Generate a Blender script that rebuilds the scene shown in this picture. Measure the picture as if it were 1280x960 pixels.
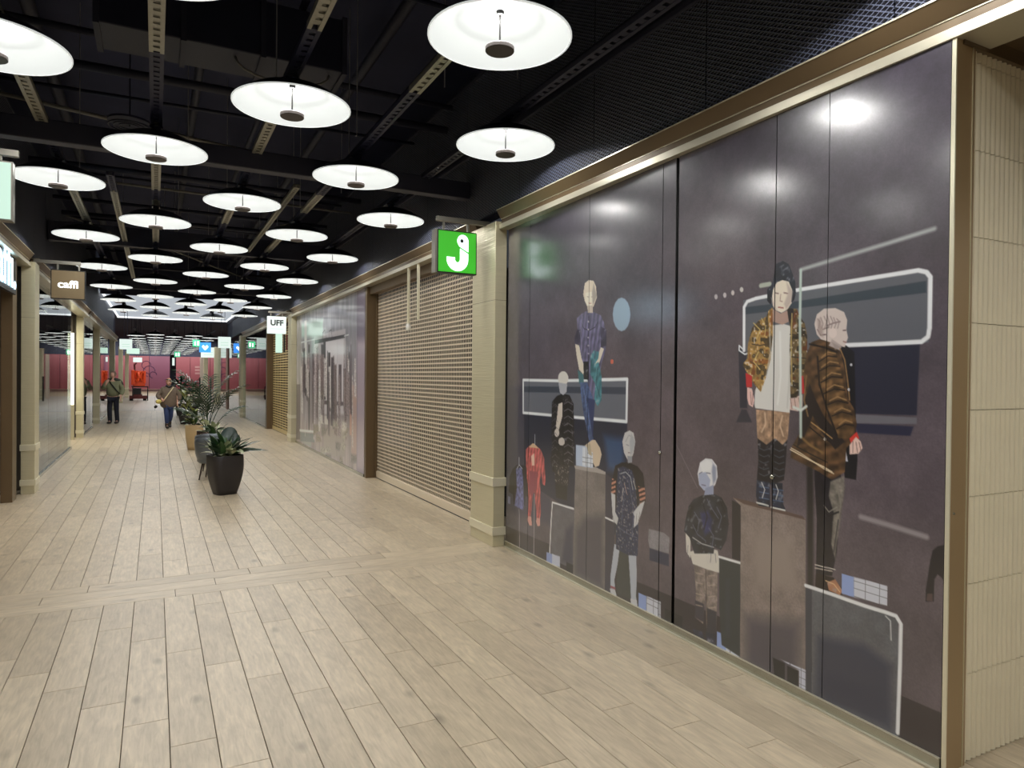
import bpy, math, random
import numpy as np
from mathutils import Vector, Matrix
random.seed(7)
S = bpy.context.scene
for o in list(bpy.data.objects): bpy.data.objects.remove(o)
# ---------------------------------------------------------------- camera, world, exposure
YA, PI_, RO, F, H = 0.47783, -0.0098256, 0.0095695, 861.45, 1.72
cy, sy = math.cos(YA), math.sin(YA)
fw = Vector((sy*math.cos(PI_), cy*math.cos(PI_), math.sin(PI_)))
ri = Vector((cy, -sy, 0)); up = ri.cross(fw)
r2 = ri*math.cos(RO) + up*math.sin(RO); u2 = -ri*math.sin(RO) + up*math.cos(RO)
cd = bpy.data.cameras.new('camera'); cam = bpy.data.objects.new('camera', cd); S.collection.objects.link(cam)
M = Matrix((r2, u2, -fw)).transposed().to_4x4(); M.translation = (0, 0, H); cam.matrix_world = M
cd.sensor_width = 36; cd.lens = 36*F/1280; cd.clip_start = .05; cd.clip_end = 300
S.camera = cam
w = bpy.data.worlds.new('world'); S.world = w; w.use_nodes = True
w.node_tree.nodes['Background'].inputs[0].default_value = (.5, .55, .65, 1)
w.node_tree.nodes['Background'].inputs[1].default_value = .05
S.view_settings.view_transform = 'Standard'; S.view_settings.look = 'None'
S.view_settings.gamma = 1; S.view_settings.use_curve_mapping = False
S.view_settings.exposure = 0.27
BULB_W = 9.5
LAMP_W = 9.8          # power of one ceiling lamp
DOME = .32           # glow of the lit white dome
C = S.collection
R = math.radians; pi = math.pi
# ---------------------------------------------------------------- materials
def lin(c):
    return tuple(((v/255)/12.92 if v/255 <= .04045 else ((v/255+.055)/1.055)**2.4) for v in c[:3])
def mat(name, col, rough=.5, metal=0, spec=.5, emit=None, es=1, coat=0, coatr=.1, noise=0, nscale=8, bump=0, stretch=None, bscale=60):
    m = bpy.data.materials.new(name); m.use_nodes = True; nt = m.node_tree; b = nt.nodes['Principled BSDF']
    c = lin(col) if max(col) > 1 else col
    b.inputs['Base Color'].default_value = (*c, 1); b.inputs['Roughness'].default_value = rough
    b.inputs['Metallic'].default_value = metal; b.inputs['Specular IOR Level'].default_value = spec
    b.inputs['Coat Weight'].default_value = coat; b.inputs['Coat IOR'].default_value = 1.7 if coat else 1.5; b.inputs['Coat Roughness'].default_value = coatr
    if emit is not None:
        e = lin(emit) if max(emit) > 1 else emit
        b.inputs['Emission Color'].default_value = (*e, 1); b.inputs['Emission Strength'].default_value = es
    if noise or bump:
        tc = nt.nodes.new('ShaderNodeTexCoord'); mp = nt.nodes.new('ShaderNodeMapping'); nt.links.new(tc.outputs['Object'], mp.inputs[0])
        if stretch: mp.inputs['Scale'].default_value = stretch
    if noise:
        n = nt.nodes.new('ShaderNodeTexNoise'); n.inputs['Scale'].default_value = nscale; n.inputs['Detail'].default_value = 5
        nt.links.new(mp.outputs[0], n.inputs[0])
        mr = nt.nodes.new('ShaderNodeMapRange'); mr.inputs[3].default_value = 1-noise; mr.inputs[4].default_value = 1+noise
        nt.links.new(n.outputs[0], mr.inputs[0])
        mx = nt.nodes.new('ShaderNodeVectorMath'); mx.operation = 'SCALE'; mx.inputs[0].default_value = c
        nt.links.new(mr.outputs[0], mx.inputs['Scale']); nt.links.new(mx.outputs[0], b.inputs['Base Color'])
    if bump:
        n = nt.nodes.new('ShaderNodeTexNoise'); n.inputs['Scale'].default_value = bscale; nt.links.new(mp.outputs[0], n.inputs[0])
        bp = nt.nodes.new('ShaderNodeBump'); bp.inputs['Strength'].default_value = bump; bp.inputs['Distance'].default_value = .01
        nt.links.new(n.outputs[0], bp.inputs['Height']); nt.links.new(bp.outputs[0], b.inputs['Normal'])
    return m
def nd(nt, t, **k):
    n = nt.nodes.new(t)
    for a, v in k.items(): setattr(n, a, v)
    return n
def wood(name, along_x=False):
    m = mat(name, (205, 190, 160), rough=.36, spec=.5); nt = m.node_tree; b = nt.nodes['Principled BSDF']; lk = nt.links.new
    tc = nd(nt, 'ShaderNodeTexCoord'); geo = nd(nt, 'ShaderNodeNewGeometry'); oi = nd(nt, 'ShaderNodeObjectInfo')
    ad = nd(nt, 'ShaderNodeMath', operation='ADD'); lk(geo.outputs['Random Per Island'], ad.inputs[0]); lk(oi.outputs['Random'], ad.inputs[1])
    fr = nd(nt, 'ShaderNodeMath', operation='FRACT'); lk(ad.outputs[0], fr.inputs[0])
    wn = nd(nt, 'ShaderNodeTexWhiteNoise', noise_dimensions='1D'); lk(fr.outputs[0], wn.inputs['W'])
    sc = nd(nt, 'ShaderNodeVectorMath', operation='SCALE'); sc.inputs['Scale'].default_value = 37; lk(wn.outputs['Color'], sc.inputs[0])
    va = nd(nt, 'ShaderNodeVectorMath', operation='ADD'); lk(geo.outputs['Position'], va.inputs[0]); lk(sc.outputs[0], va.inputs[1])
    mp = nd(nt, 'ShaderNodeMapping'); mp.inputs['Scale'].default_value = (1, .12, 1) if not along_x else (.12, 1, 1); lk(va.outputs[0], mp.inputs[0])
    n1 = nd(nt, 'ShaderNodeTexNoise'); n1.inputs['Scale'].default_value = 55; n1.inputs['Detail'].default_value = 6; n1.inputs['Distortion'].default_value = .6; lk(mp.outputs[0], n1.inputs[0])
    mp2 = nd(nt, 'ShaderNodeMapping'); mp2.inputs['Scale'].default_value = (1, .35, 1) if not along_x else (.35, 1, 1); lk(va.outputs[0], mp2.inputs[0])
    n2 = nd(nt, 'ShaderNodeTexNoise'); n2.inputs['Scale'].default_value = 9; n2.inputs['Detail'].default_value = 4; n2.inputs['Distortion'].default_value = 1.2; lk(mp2.outputs[0], n2.inputs[0])
    mp3 = nd(nt, 'ShaderNodeMapping'); mp3.inputs['Scale'].default_value = (1, .5, 1) if not along_x else (.5, 1, 1); lk(va.outputs[0], mp3.inputs[0])
    n3 = nd(nt, 'ShaderNodeTexVoronoi'); n3.inputs['Scale'].default_value = 4.2; lk(mp3.outputs[0], n3.inputs[0])
    kn = nd(nt, 'ShaderNodeMapRange'); kn.inputs[1].default_value = .03; kn.inputs[2].default_value = .15; kn.inputs[3].default_value = .62; kn.inputs[4].default_value = 1; lk(n3.outputs['Distance'], kn.inputs[0])
    r1 = nd(nt, 'ShaderNodeMapRange'); r1.inputs[1].default_value = .3; r1.inputs[2].default_value = .7; r1.inputs[3].default_value = .84; r1.inputs[4].default_value = 1.10; lk(n1.outputs[0], r1.inputs[0])
    r2_ = nd(nt, 'ShaderNodeMapRange'); r2_.inputs[1].default_value = .3; r2_.inputs[2].default_value = .7; r2_.inputs[3].default_value = .87; r2_.inputs[4].default_value = 1.08; lk(n2.outputs[0], r2_.inputs[0])
    rr = nd(nt, 'ShaderNodeMapRange'); rr.inputs[3].default_value = .95; rr.inputs[4].default_value = 1.04; lk(wn.outputs['Value'], rr.inputs[0])
    a = nd(nt, 'ShaderNodeMath', operation='MULTIPLY'); lk(r1.outputs[0], a.inputs[0]); lk(r2_.outputs[0], a.inputs[1])
    a2 = nd(nt, 'ShaderNodeMath', operation='MULTIPLY'); lk(a.outputs[0], a2.inputs[0]); lk(rr.outputs[0], a2.inputs[1])
    a3 = nd(nt, 'ShaderNodeMath', operation='MULTIPLY'); lk(a2.outputs[0], a3.inputs[0]); lk(kn.outputs[0], a3.inputs[1])
    mixc = nd(nt, 'ShaderNodeMix', data_type='RGBA'); lk(wn.outputs['Value'], mixc.inputs[0])
    mixc.inputs[6].default_value = (*FLOOR_A, 1); mixc.inputs[7].default_value = (*FLOOR_B, 1)
    mu = nd(nt, 'ShaderNodeVectorMath', operation='SCALE'); lk(mixc.outputs[2], mu.inputs[0]); lk(a3.outputs[0], mu.inputs['Scale']); lk(mu.outputs[0], b.inputs['Base Color'])
    bp = nd(nt, 'ShaderNodeBump'); bp.inputs['Strength'].default_value = .12; bp.inputs['Distance'].default_value = .004; lk(n1.outputs[0], bp.inputs['Height']); lk(bp.outputs[0], b.inputs['Normal'])
    return m
FLOOR_A = (.495, .405, .285); FLOOR_B = (.555, .46, .33)
M_wood = wood('floor wood'); M_woodx = wood('floor wood cross', True)
M_grout = mat('grout', (40, 33, 26), .9)
M_fartile = mat('far tiles', (168, 160, 148), .3, noise=.1, nscale=3)
M_tan = mat('far tan floor', (190, 170, 140), .4, noise=.1, nscale=2)
M_bronze = mat('bronze cladding', (210, 202, 170), .36, metal=.4, noise=.06, nscale=3, bump=.35, stretch=(.3, .3, 8), bscale=10)
M_post = mat('end post bronze', (158, 134, 98), .38, metal=.2, noise=.06, nscale=3)
M_bronzeD = mat('dark bronze', (104, 86, 62), .38, metal=.25, noise=.08, nscale=4)
M_bronzeL = mat('light bronze band', (232, 226, 200), .32, metal=.4)
M_lip = mat('brushed steel lip', (206, 200, 180), .3, metal=.5, bump=.1, stretch=(1, 30, 30), bscale=20)
M_alu = mat('aluminium', (178, 178, 166), .25, metal=.9, noise=.08, nscale=5)
M_black = mat('black paint', (36, 38, 62), .6, noise=.2, nscale=4)
M_beam = mat('charcoal beam paint', (46, 47, 62), .6, noise=.15, nscale=3)
M_slab = mat('dark slab', (50, 53, 78), .9, noise=.3, nscale=2)
M_galv = mat('galvanised steel', (150, 148, 136), .45, metal=.5, noise=.2, nscale=30)
M_duct = mat('grey duct', (44, 46, 62), .5, metal=.3, noise=.15, nscale=3)
M_pipe = mat('pale pipe', (120, 118, 112), .45)
M_dome_out = mat('dome black', (18, 17, 20), .35)
M_dome_in = mat('dome white', (.27, .285, .28), .7, emit=(.97, 1.0, .985), es=DOME)
M_rimw = mat('dome rim white', (225, 228, 226), .5, emit=(.9, .95, .93), es=.45)
M_rod = mat('lamp rod', (14, 13, 13), .6, spec=.1)
M_puck = mat('puck', (62, 54, 50), .5)
M_wire = mat('wire', (140, 140, 142), .5)
M_apex = mat('lit dome crown', (250, 250, 250), .5, emit=(1, 1, .98), es=3)
M_shut = mat('shutter beige metal', (226, 212, 188), .42, metal=.25)
M_shut2 = mat('shutter warm metal', (205, 184, 130), .4, metal=.35)
M_dark = mat('shop interior dark', (30, 27, 25), .8)
M_void = mat('unlit shop void', (8, 8, 8), .9)
M_int = mat('shop interior grey', (120, 112, 104), .8, noise=.1, nscale=1)
M_tile = mat('ribbed cream tile', (226, 216, 188), .42, noise=.05, nscale=6)
M_tileg = mat('tile joint', (150, 136, 108), .8)
M_pot = mat('charcoal planter', (40, 36, 38), .45, noise=.12, nscale=6)
M_potb = mat('beige planter', (186, 160, 118), .5, noise=.08, nscale=6)
M_potbr = mat('brown planter', (64, 44, 36), .45, noise=.1, nscale=6)
M_soil = mat('soil', (36, 28, 22), .9, noise=.4, nscale=40)
M_leaf = mat('leaf green', (52, 84, 42), .35, noise=.35, nscale=10)
M_leafd = mat('leaf dark green', (34, 58, 34), .3, noise=.3, nscale=12)
M_leafb = mat('leaf blue green', (38, 54, 48), .35, noise=.2, nscale=12)
M_leafy = mat('leaf yellow green', (140, 146, 74), .4, noise=.3, nscale=12)
M_leafp = mat('leaf pale', (190, 196, 160), .4, noise=.25, nscale=16)
M_stem = mat('stem', (82, 84, 48), .5)
M_seat = mat('grey seat shell', (104, 110, 116), .3, metal=.5, noise=.1, nscale=4)
M_leg = mat('dark wooden leg', (58, 42, 32), .4)
M_white = mat('white enamel', (230, 228, 222), .4)
M_signwhite = mat('lit white sign face', (130, 134, 130), .4, emit=(.84, .97, .91), es=.76)
M_signmint = mat('lit mint sign face', (100, 122, 110), .4, emit=(.66, .90, .76), es=.74)
M_signgreen = mat('lit green sign face', (50, 160, 40), .3, emit=(.045, .38, .022), es=.72)
M_signcy = mat('lit white mark', (240, 255, 252), .3, emit=(.80, 1, .97), es=1.5)
M_signblue = mat('lit blue sign face', (40, 110, 220), .3, emit=(.05, .30, .85), es=1)
M_signbronze = mat('bronze sign face', (126, 108, 78), .5)
M_letter = mat('lit white letters', (250, 252, 252), .3, emit=(.92, 1, 1), es=1.7)
M_letterb = mat('lit blue white letters', (230, 244, 255), .3, emit=(.50, .80, 1), es=4)
M_sigframe = mat('sign frame steel', (150, 146, 136), .35, metal=.7)
M_signpink = mat('lit pink sign', (230, 170, 170), .3, emit=(.9, .45, .45), es=.9)
M_signred = mat('red sign', (150, 20, 30), .4, emit=(.25, .01, .02), es=.6)
M_greymark = mat('grey mark', (48, 52, 50), .5)
M_redmark = mat('rust mark', (150, 90, 80), .5)
M_fascia = mat('navy fascia', (16, 17, 24), .4)
M_led = mat('led tube', (250, 255, 250), .3, emit=(.9, 1, .95), es=26)
M_ledw = mat('warm lit panel', (250, 250, 225), .3, emit=(1, .98, .80), es=1.3)
M_spot = mat('spot globe', (255, 250, 230), .3, emit=(1, .93, .85), es=8)
M_red = mat('crimson hoarding', (158, 84, 90), .55, noise=.06, nscale=.6)
M_redp = mat('plum hoarding', (134, 78, 98), .55, noise=.08, nscale=.6)
M_redprint = mat('print on hoarding pale', (188, 140, 136), .6)
M_redprintd = mat('print on hoarding dark', (60, 30, 70), .6)
M_orange = mat('orange paint', (226, 74, 22), .45, noise=.15, nscale=3)
M_redd = mat('dark red paint', (86, 26, 22), .5)
M_cream = mat('cream pillar', (206, 190, 176), .5)
M_green = mat('exit sign green', (40, 150, 90), .4, emit=(.1, .55, .30), es=.8)
M_panelc = mat('luminous ceiling sheet', (150, 156, 164), .6, emit=(.33, .36, .40), es=1)
M_panelw = mat('luminous ceiling border', (230, 235, 235), .6, emit=(.9, .93, .93), es=1)
M_brick = mat('brown brick', (128, 98, 78), .7, noise=.2, nscale=20)
M_jet = mat('jet black plastic', (14, 14, 16), .4)
M_skin = mat('skin', (214, 168, 148), .55, noise=.04, nscale=20)
M_hairb = mat('brown grey hair', (112, 92, 76), .7, noise=.2, nscale=60)
M_hairl = mat('light reddish hair', (168, 120, 92), .7, noise=.15, nscale=60)
M_olive = mat('olive jacket', (132, 134, 104), .8, noise=.12, nscale=12)
M_dkgreen = mat('dark shoulder cloth', (52, 54, 44), .8)
M_navy = mat('navy trousers', (28, 30, 44), .8, noise=.15, nscale=15)
M_jeans = mat('blue jeans', (44, 60, 104), .8, noise=.2, nscale=20)
M_coat = mat('brown checked coat', (104, 90, 78), .8, noise=.25, nscale=22)
M_shoe = mat('dark shoe', (52, 44, 40), .5)
M_bagy = mat('yellow bag', (206, 190, 110), .6, noise=.15, nscale=12)
M_strap = mat('pale strap', (214, 200, 160), .6)
M_glove = mat('pale glove', (170, 160, 156), .7)
# mesh lining
def mesh_mat(name, c_hi, pitch):
    m = mat(name, (12, 13, 20), .5); nt = m.node_tree; b = nt.nodes['Principled BSDF']; lk = nt.links.new
    geo = nd(nt, 'ShaderNodeNewGeometry'); sp = nd(nt, 'ShaderNodeSeparateXYZ'); lk(geo.outputs['Position'], sp.inputs[0])
    def wave(sgn):
        a = nd(nt, 'ShaderNodeMath', operation='MULTIPLY'); a.inputs[1].default_value = 2*pi/(pitch*2); lk(sp.outputs['Y'], a.inputs[0])
        c = nd(nt, 'ShaderNodeMath', operation='MULTIPLY'); c.inputs[1].default_value = sgn*2*pi/(pitch*1.1); lk(sp.outputs['Z'], c.inputs[0])
        d = nd(nt, 'ShaderNodeMath', operation='ADD'); lk(a.outputs[0], d.inputs[0]); lk(c.outputs[0], d.inputs[1])
        e = nd(nt, 'ShaderNodeMath', operation='SINE'); lk(d.outputs[0], e.inputs[0]); return e
    mx = nd(nt, 'ShaderNodeMath', operation='MAXIMUM'); lk(wave(1).outputs[0], mx.inputs[0]); lk(wave(-1).outputs[0], mx.inputs[1])
    r = nd(nt, 'ShaderNodeMapRange'); r.inputs[1].default_value = .62; r.inputs[2].default_value = .95; lk(mx.outputs[0], r.inputs[0])
    mc = nd(nt, 'ShaderNodeMix', data_type='RGBA'); mc.inputs[6].default_value = (.006, .006, .012, 1); mc.inputs[7].default_value = (*c_hi, 1); lk(r.outputs[0], mc.inputs[0])
    lk(mc.outputs[2], b.inputs['Base Color']); b.inputs['Roughness'].default_value = .45
    bp = nd(nt, 'ShaderNodeBump'); bp.inputs['Strength'].default_value = .8; bp.inputs['Distance'].default_value = .006; lk(mx.outputs[0], bp.inputs['Height']); lk(bp.outputs[0], b.inputs['Normal'])
    return m
M_mesh = mesh_mat('expanded metal mesh', (.12, .135, .20), .026)
def print_mat(name, rough, coat, coatr):
    m = mat(name, (128, 128, 128), rough, coat=coat, coatr=coatr); nt = m.node_tree; b = nt.nodes['Principled BSDF']
    a = nd(nt, 'ShaderNodeAttribute', attribute_name='print'); nt.links.new(a.outputs['Color'], b.inputs['Base Color'])
    return m
M_print = print_mat('glossy printed film', .35, 1.0, .17)
M_print2 = print_mat('satin printed film', .4, .8, .10)
def glass_mat():
    m = bpy.data.materials.new('shop glass'); m.use_nodes = True; nt = m.node_tree; nt.nodes.clear(); lk = nt.links.new
    out = nd(nt, 'ShaderNodeOutputMaterial'); mx = nd(nt, 'ShaderNodeMixShader'); g = nd(nt, 'ShaderNodeBsdfGlossy'); t = nd(nt, 'ShaderNodeBsdfTransparent')
    g.inputs['Roughness'].default_value = .015; g.inputs['Color'].default_value = (.95, .97, .96, 1); t.inputs['Color'].default_value = (.86, .9, .88, 1)
    f = nd(nt, 'ShaderNodeFresnel'); f.inputs['IOR'].default_value = 1.75
    lk(f.outputs[0], mx.inputs[0]); lk(t.outputs[0], mx.inputs[1]); lk(g.outputs[0], mx.inputs[2]); lk(mx.outputs[0], out.inputs[0])
    return m
M_glass = glass_mat()
# ---------------------------------------------------------------- mesh helpers
def link(o, parent=None):
    C.objects.link(o)
    if parent: o.parent = parent
    return o
def mesh_data(name, V, Fc, m, smooth=False):
    me = bpy.data.meshes.new(name); me.from_pydata([tuple(v) for v in V], [], Fc); me.materials.append(m)
    if smooth: me.polygons.foreach_set('use_smooth', [True]*len(me.polygons))
    me.update(); return me
class MB:
    def __init__(s): s.V = []; s.F = []
    def add(s, V, Fc):
        n = len(s.V); s.V += [tuple(v) for v in V]; s.F += [tuple(i+n for i in f) for f in Fc]; return s
    def box(s, x0, x1, y0, y1, z0, z1, bev=0):
        V = [(x, y, z) for z in (z0, z1) for y in (y0, y1) for x in (x0, x1)]
        return s.add(V, [(0, 2, 3, 1), (4, 5, 7, 6), (0, 1, 5, 4), (2, 6, 7, 3), (0, 4, 6, 2), (1, 3, 7, 5)])
    def tube(s, pts, r, n=8, cap=True):
        pts = [Vector(p) for p in pts]; rs = r if isinstance(r, (list, tuple)) else [r]*len(pts)
        V = []; Fc = []; prev = None
        for i, p in enumerate(pts):
            t = (pts[min(i+1, len(pts)-1)]-pts[max(i-1, 0)]).normalized()
            if prev is None: prev = t.orthogonal().normalized()
            prev = (prev - t*prev.dot(t)).normalized(); b = t.cross(prev)
            V += [p + (prev*math.cos(2*pi*k/n) + b*math.sin(2*pi*k/n))*rs[i] for k in range(n)]
        for i in range(len(pts)-1):
            for k in range(n):
                a = i*n+k; c = i*n+(k+1) % n; Fc.append((a, c, c+n, a+n))
        if cap: Fc.append(tuple(range(n-1, -1, -1))); Fc.append(tuple(range((len(pts)-1)*n, len(pts)*n)))
        return s.add(V, Fc)
    def lathe(s, prof, n=32, sq=0, c=(0, 0)):
        V = []; Fc = []
        for r, z in prof:
            for k in range(n):
                a = 2*pi*k/n; ca, sa = math.cos(a), math.sin(a)
                q = 1 if not sq else 1/((abs(ca)**sq+abs(sa)**sq)**(1/sq))
                V.append((c[0]+r*ca*q, c[1]+r*sa*q, z))
        for i in range(len(prof)-1):
            for k in range(n):
                a = i*n+k; b = i*n+(k+1) % n; Fc.append((a, b, b+n, a+n))
        if prof[0][0] > 1e-4: Fc.append(tuple(range(n-1, -1, -1)))
        if prof[-1][0] > 1e-4: Fc.append(tuple(range((len(prof)-1)*n, len(prof)*n)))
        return s.add(V, Fc)
    def prism(s, pts, f0, f1):      # pts 2D, f0/f1 map (a,b)->xyz for both faces
        n = len(pts); V = [f0(*p) for p in pts]+[f1(*p) for p in pts]
        return s.add(V, [tuple(range(n)), tuple(range(2*n-1, n-1, -1))]+[(i, i+n, (i+1) % n+n, (i+1) % n) for i in range(n)])
    def obj(s, name, m, parent=None, smooth=False, bevel=0):
        o = bpy.data.objects.new(name, mesh_data(name, s.V, s.F, m, smooth)); link(o, parent)
        if bevel:
            b = o.modifiers.new('bevel', 'BEVEL'); b.width = bevel; b.segments = 2; b.limit_method = 'ANGLE'
        return o
def thing(name, label, cat, loc=(0, 0, 0), rz=0, group=None):
    o = bpy.data.objects.new(name, None); o.empty_display_size = .1; link(o); o.location = loc; o.rotation_euler = (0, 0, rz)
    return tag(o, label, cat, group)
def tag(o, label, cat, group=None):
    o['label'] = label; o['category'] = cat
    if group: o['group'] = group
    return o
def struct(o, label, cat='structure'):
    o['kind'] = 'structure'; o['label'] = label; o['category'] = cat; return o
def sbox(name, label, cat, m, *b):
    return struct(MB().box(*b).obj(name, m), label, cat)
def text(name, body, size, m, loc, xdir, ydir, parent=None, extrude=.004, bold=0, align='CENTER', sx=1):
    cu = bpy.data.curves.new(name, 'FONT'); cu.body = body; cu.size = size; cu.extrude = extrude; cu.offset = bold; cu.align_x = align; cu.align_y = 'CENTER'
    o = bpy.data.objects.new(name, cu); C.objects.link(o); dg = bpy.context.evaluated_depsgraph_get(); dg.update()
    me = bpy.data.meshes.new_from_object(o.evaluated_get(dg)); bpy.data.objects.remove(o); me.materials.clear(); me.materials.append(m); me.name = name
    X = Vector(xdir); Y = Vector(ydir); Z = X.cross(Y)
    Mx = Matrix((X*sx, Y, Z)).transposed().to_4x4(); Mx.translation = loc; me.transform(Mx)
    return link(bpy.data.objects.new(name, me), parent)
# ---------------------------------------------------------------- floor
floor = struct(MB().box(-1.9, 5.2, -6, 36.3, -.06, -.008).obj('floor', M_grout), 'pale oak plank floor running down the mall corridor', 'floor')
PW, PL, G = .1992, 1.195, .0034
def plank_mesh(w_, l_, m, alongx=False):
    e = .0015
    if alongx: w_, l_ = l_, w_
    V = []
    for (i, z) in ((0, -.008), (0, -e), (e, 0)): V += [(i, i, z), (w_-i, i, z), (w_-i, l_-i, z), (i, l_-i, z)]
    Fc = [(8, 9, 10, 11)]
    for a in (0, 4): Fc += [(a+k, a+(k+1) % 4, a+4+(k+1) % 4, a+4+k) for k in range(4)]
    return V, Fc
planks = []
def in_view(x, y):
    d = Vector((x, y, -H)); z = d.dot(fw)
    if z < .3: return None
    return 640+F*d.dot(r2)/z, 480-F*d.dot(u2)/z, z
def add_run(k, y0, y1, joint):
    x = .0672+k*PW; ys = [y0]; j = joint-PL*math.ceil((joint-y0)/PL)
    while j < y1:
        if j > y0+.02 and j < y1-.02: ys.append(j)
        j += PL
    ys.append(y1)
    for a, b in zip(ys[:-1], ys[1:]): planks.append((x, a, PW, b-a, 0))
for k in range(-10, 26):
    x = .0672+k*PW
    add_run(k, -6, 5.905, 4.42-.299*((k+3) % 4))
    if x+PW < 3.95: add_run(k, 6.503, 36.2, 6.77+.299*((1-k) % 4))
for r, j in enumerate((.449, -.467+.0, -.757+.29)):
    y = 5.905+.1993*r; jj = (.147, .449-.0, .738)[r]; xs = []; j0 = jj-1.205*3
    while j0 < 4.2: xs.append(j0); j0 += 1.205
    for a in xs: planks.append((max(a, -1.9), y, .1993, (a+1.205)-max(a, -1.9), 1))
vis = []; rest = []
for p in planks:
    cx, cyy = (p[0]+p[2]/2, p[1]+p[3]/2) if not p[4] else (p[0]+p[3]/2, p[1]+p[2]/2)
    q = in_view(cx, cyy); ok = False
    for dx in (-.5, 0, .5):
        for dy in (-.5, 0, .5):
            ww, ll = (p[2], p[3]) if not p[4] else (p[3], p[2])
            qq = in_view(cx+dx*ww, cyy+dy*ll)
            if qq and -5 < qq[0] < 1285 and qq[1] < 965 and cx < 3.1: ok = True
    (vis if ok else rest).append((q[2] if q else 99, p))
vis.sort(key=lambda t: t[0])
near = [p for _, p in vis[:290]]; rest = [p for _, p in vis[290:]]+[p for _, p in rest]
cache = {}
for p in near:
    key = (round(p[2], 3), round(p[3], 3), p[4])
    if key not in cache:
        V, Fc = plank_mesh(p[2]-G, p[3]-G, M_wood, p[4]); cache[key] = mesh_data('floor_plank', V, Fc, M_woodx if p[4] else M_wood)
    o = bpy.data.objects.new('floor_plank', cache[key]); link(o, floor); o.location = (p[0]+G/2, p[1]+G/2, 0)
mb = MB()
for p in rest:
    V, Fc = plank_mesh(p[2]-G, p[3]-G, M_wood, p[4]); mb.add([(v[0]+p[0]+G/2, v[1]+p[1]+G/2, v[2]) for v in V], Fc)
o = mb.obj('floor_planks', M_wood, floor); o['kind'] = 'stuff'
mb = MB()
for i in range(-14, 16):
    for j in range(24): mb.box(i*1.0+.005, i*1.0+.995, 36.3+j*1.0+.005, 36.3+j*1.0+.995, -.05, 0)
o = mb.obj('far_floor_tiles', M_fartile, floor); o['kind'] = 'stuff'
MB().box(-14, 16, 60.3, 96, -.05, 0).obj('far_tan_floor', M_tan, floor)
# ---------------------------------------------------------------- ceiling zone
ceil = struct(MB().box(-2.4, 6, -6, 25.2, 5.6, 5.75).obj('ceiling', M_slab), 'black painted open ceiling high above the lamps', 'ceiling')
sbox('ceiling', 'black open ceiling of the far hall beyond the lit ceiling sheet', 'ceiling', M_slab, -14, 16, 36.3, 96, 5.6, 5.75)
t = thing('luminous_ceiling', 'pale grey lit ceiling sheet with bright border over the far lamps', 'ceiling light', (0, 30.5, 4.3))
MB().box(-1.53, 3.07, -5.5, 5.2, 0, .05).obj('sheet', M_panelc, t)
mb = MB(); mb.box(-1.53, 3.07, 5.2, 5.5, -.05, .05); mb.box(-1.53, -1.46, -5.5, 5.2, -.03, .05); mb.box(3.0, 3.07, -5.5, 5.2, -.03, .05); mb.obj('border', M_panelw, t)
mb = MB(); mb.box(-1.53, 3.07, -5.6, -5.5, -.1, 1.3); mb.box(-1.53, 3.07, 5.5, 5.6, -.08, 1.3); mb.obj('surround', M_black, t)
ORD = ('nearest', 'second', 'third', 'fourth', 'fifth', 'sixth', 'seventh', 'eighth', 'ninth', 'tenth', 'eleventh', 'twelfth', 'thirteenth', 'fourteenth')
COLX = (-.85, .0, .85, 1.70, 2.54)
# beams across
for i, (y, z0, z1) in enumerate(((6.95, 3.67, 3.85), (13.4, 3.88, 4.2), (20.0, 3.88, 4.2))):
    o = MB().box(-1.56, 3.06, y, y+.14, z0, z1).obj('ceiling_beam', M_beam, None, bevel=.01)
    tag(o, ('wide charcoal beam crossing the corridor just behind the front lamps', 'middle charcoal beam crossing the ceiling above the lamps', 'farthest charcoal beam crossing above the lamps near the lit sheet')[i], 'beam', 'charcoal ceiling beams')
# rails over each lamp column
def rail(x, y0, y1, z, m, name, label, w=.045):
    root = thing(name, label, 'rail', (x, y0, z), 0, 'perforated rails carrying the lamps')
    segs = []; y = y0
    for a, b, mm in m:
        mb = MB(); mb.box(-w, -w*.42, a-y0, b-y0, 0, .045); mb.box(w*.42, w, a-y0, b-y0, 0, .045); mb.box(-w, w, a-y0, b-y0, .035, .045)
        k = a
        while k < b-.06: mb.box(-w*.42, w*.42, k-y0, k+.05-y0, .004, .01); k += .085
        mb.obj('rail_segment', mm, root)
    return root
rl = ('leftmost', 'second from the left', 'middle', 'fourth from the left', 'rightmost')
for i, x in enumerate(COLX):
    gal = [((2, 7.0), (9.2, 12)), ((-5, 5.1), (6.6, 8.9), (9.4, 12.4)), ((-5, 4.3), (5.2, 7.0), (8.6, 10.4)), ((2, 4.9), (8.2, 9.2), (11, 12.5)), ((6.5, 9.0), (10.5, 12.0))][i]
    segs = []; y = -5.5
    for a, b in gal:
        if a > y: segs.append((y, a, M_beam if i == 4 else M_black))
        segs.append((a, b, M_galv if i != 4 else M_duct)); y = b
    segs.append((y, 25.9, M_black))
    rail(x+.0, -5.5, 25.9, 3.818, segs, 'lamp_rail', 'perforated steel rail above the %s column of lamps' % rl[i])
for i, x in enumerate(COLX):
    rr_ = rail(x, 36.3, 78, 3.818, [(36.3, 78, M_black)], 'lamp_rail', 'far black rail above the distant lamps, %s' % rl[i])
    for yy in (2, 14, 27, 40): MB().box(-.008, .008, yy, yy+.016, .044, 1.80).obj('hanger_rod', M_black, rr_)
rail(-.46, 9, 18.5, 3.95, [(9, 9.8, M_black), (9.8, 18.5, M_galv)], 'lamp_rail', 'short galvanised rail between the two left columns of lamps', .04)
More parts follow.
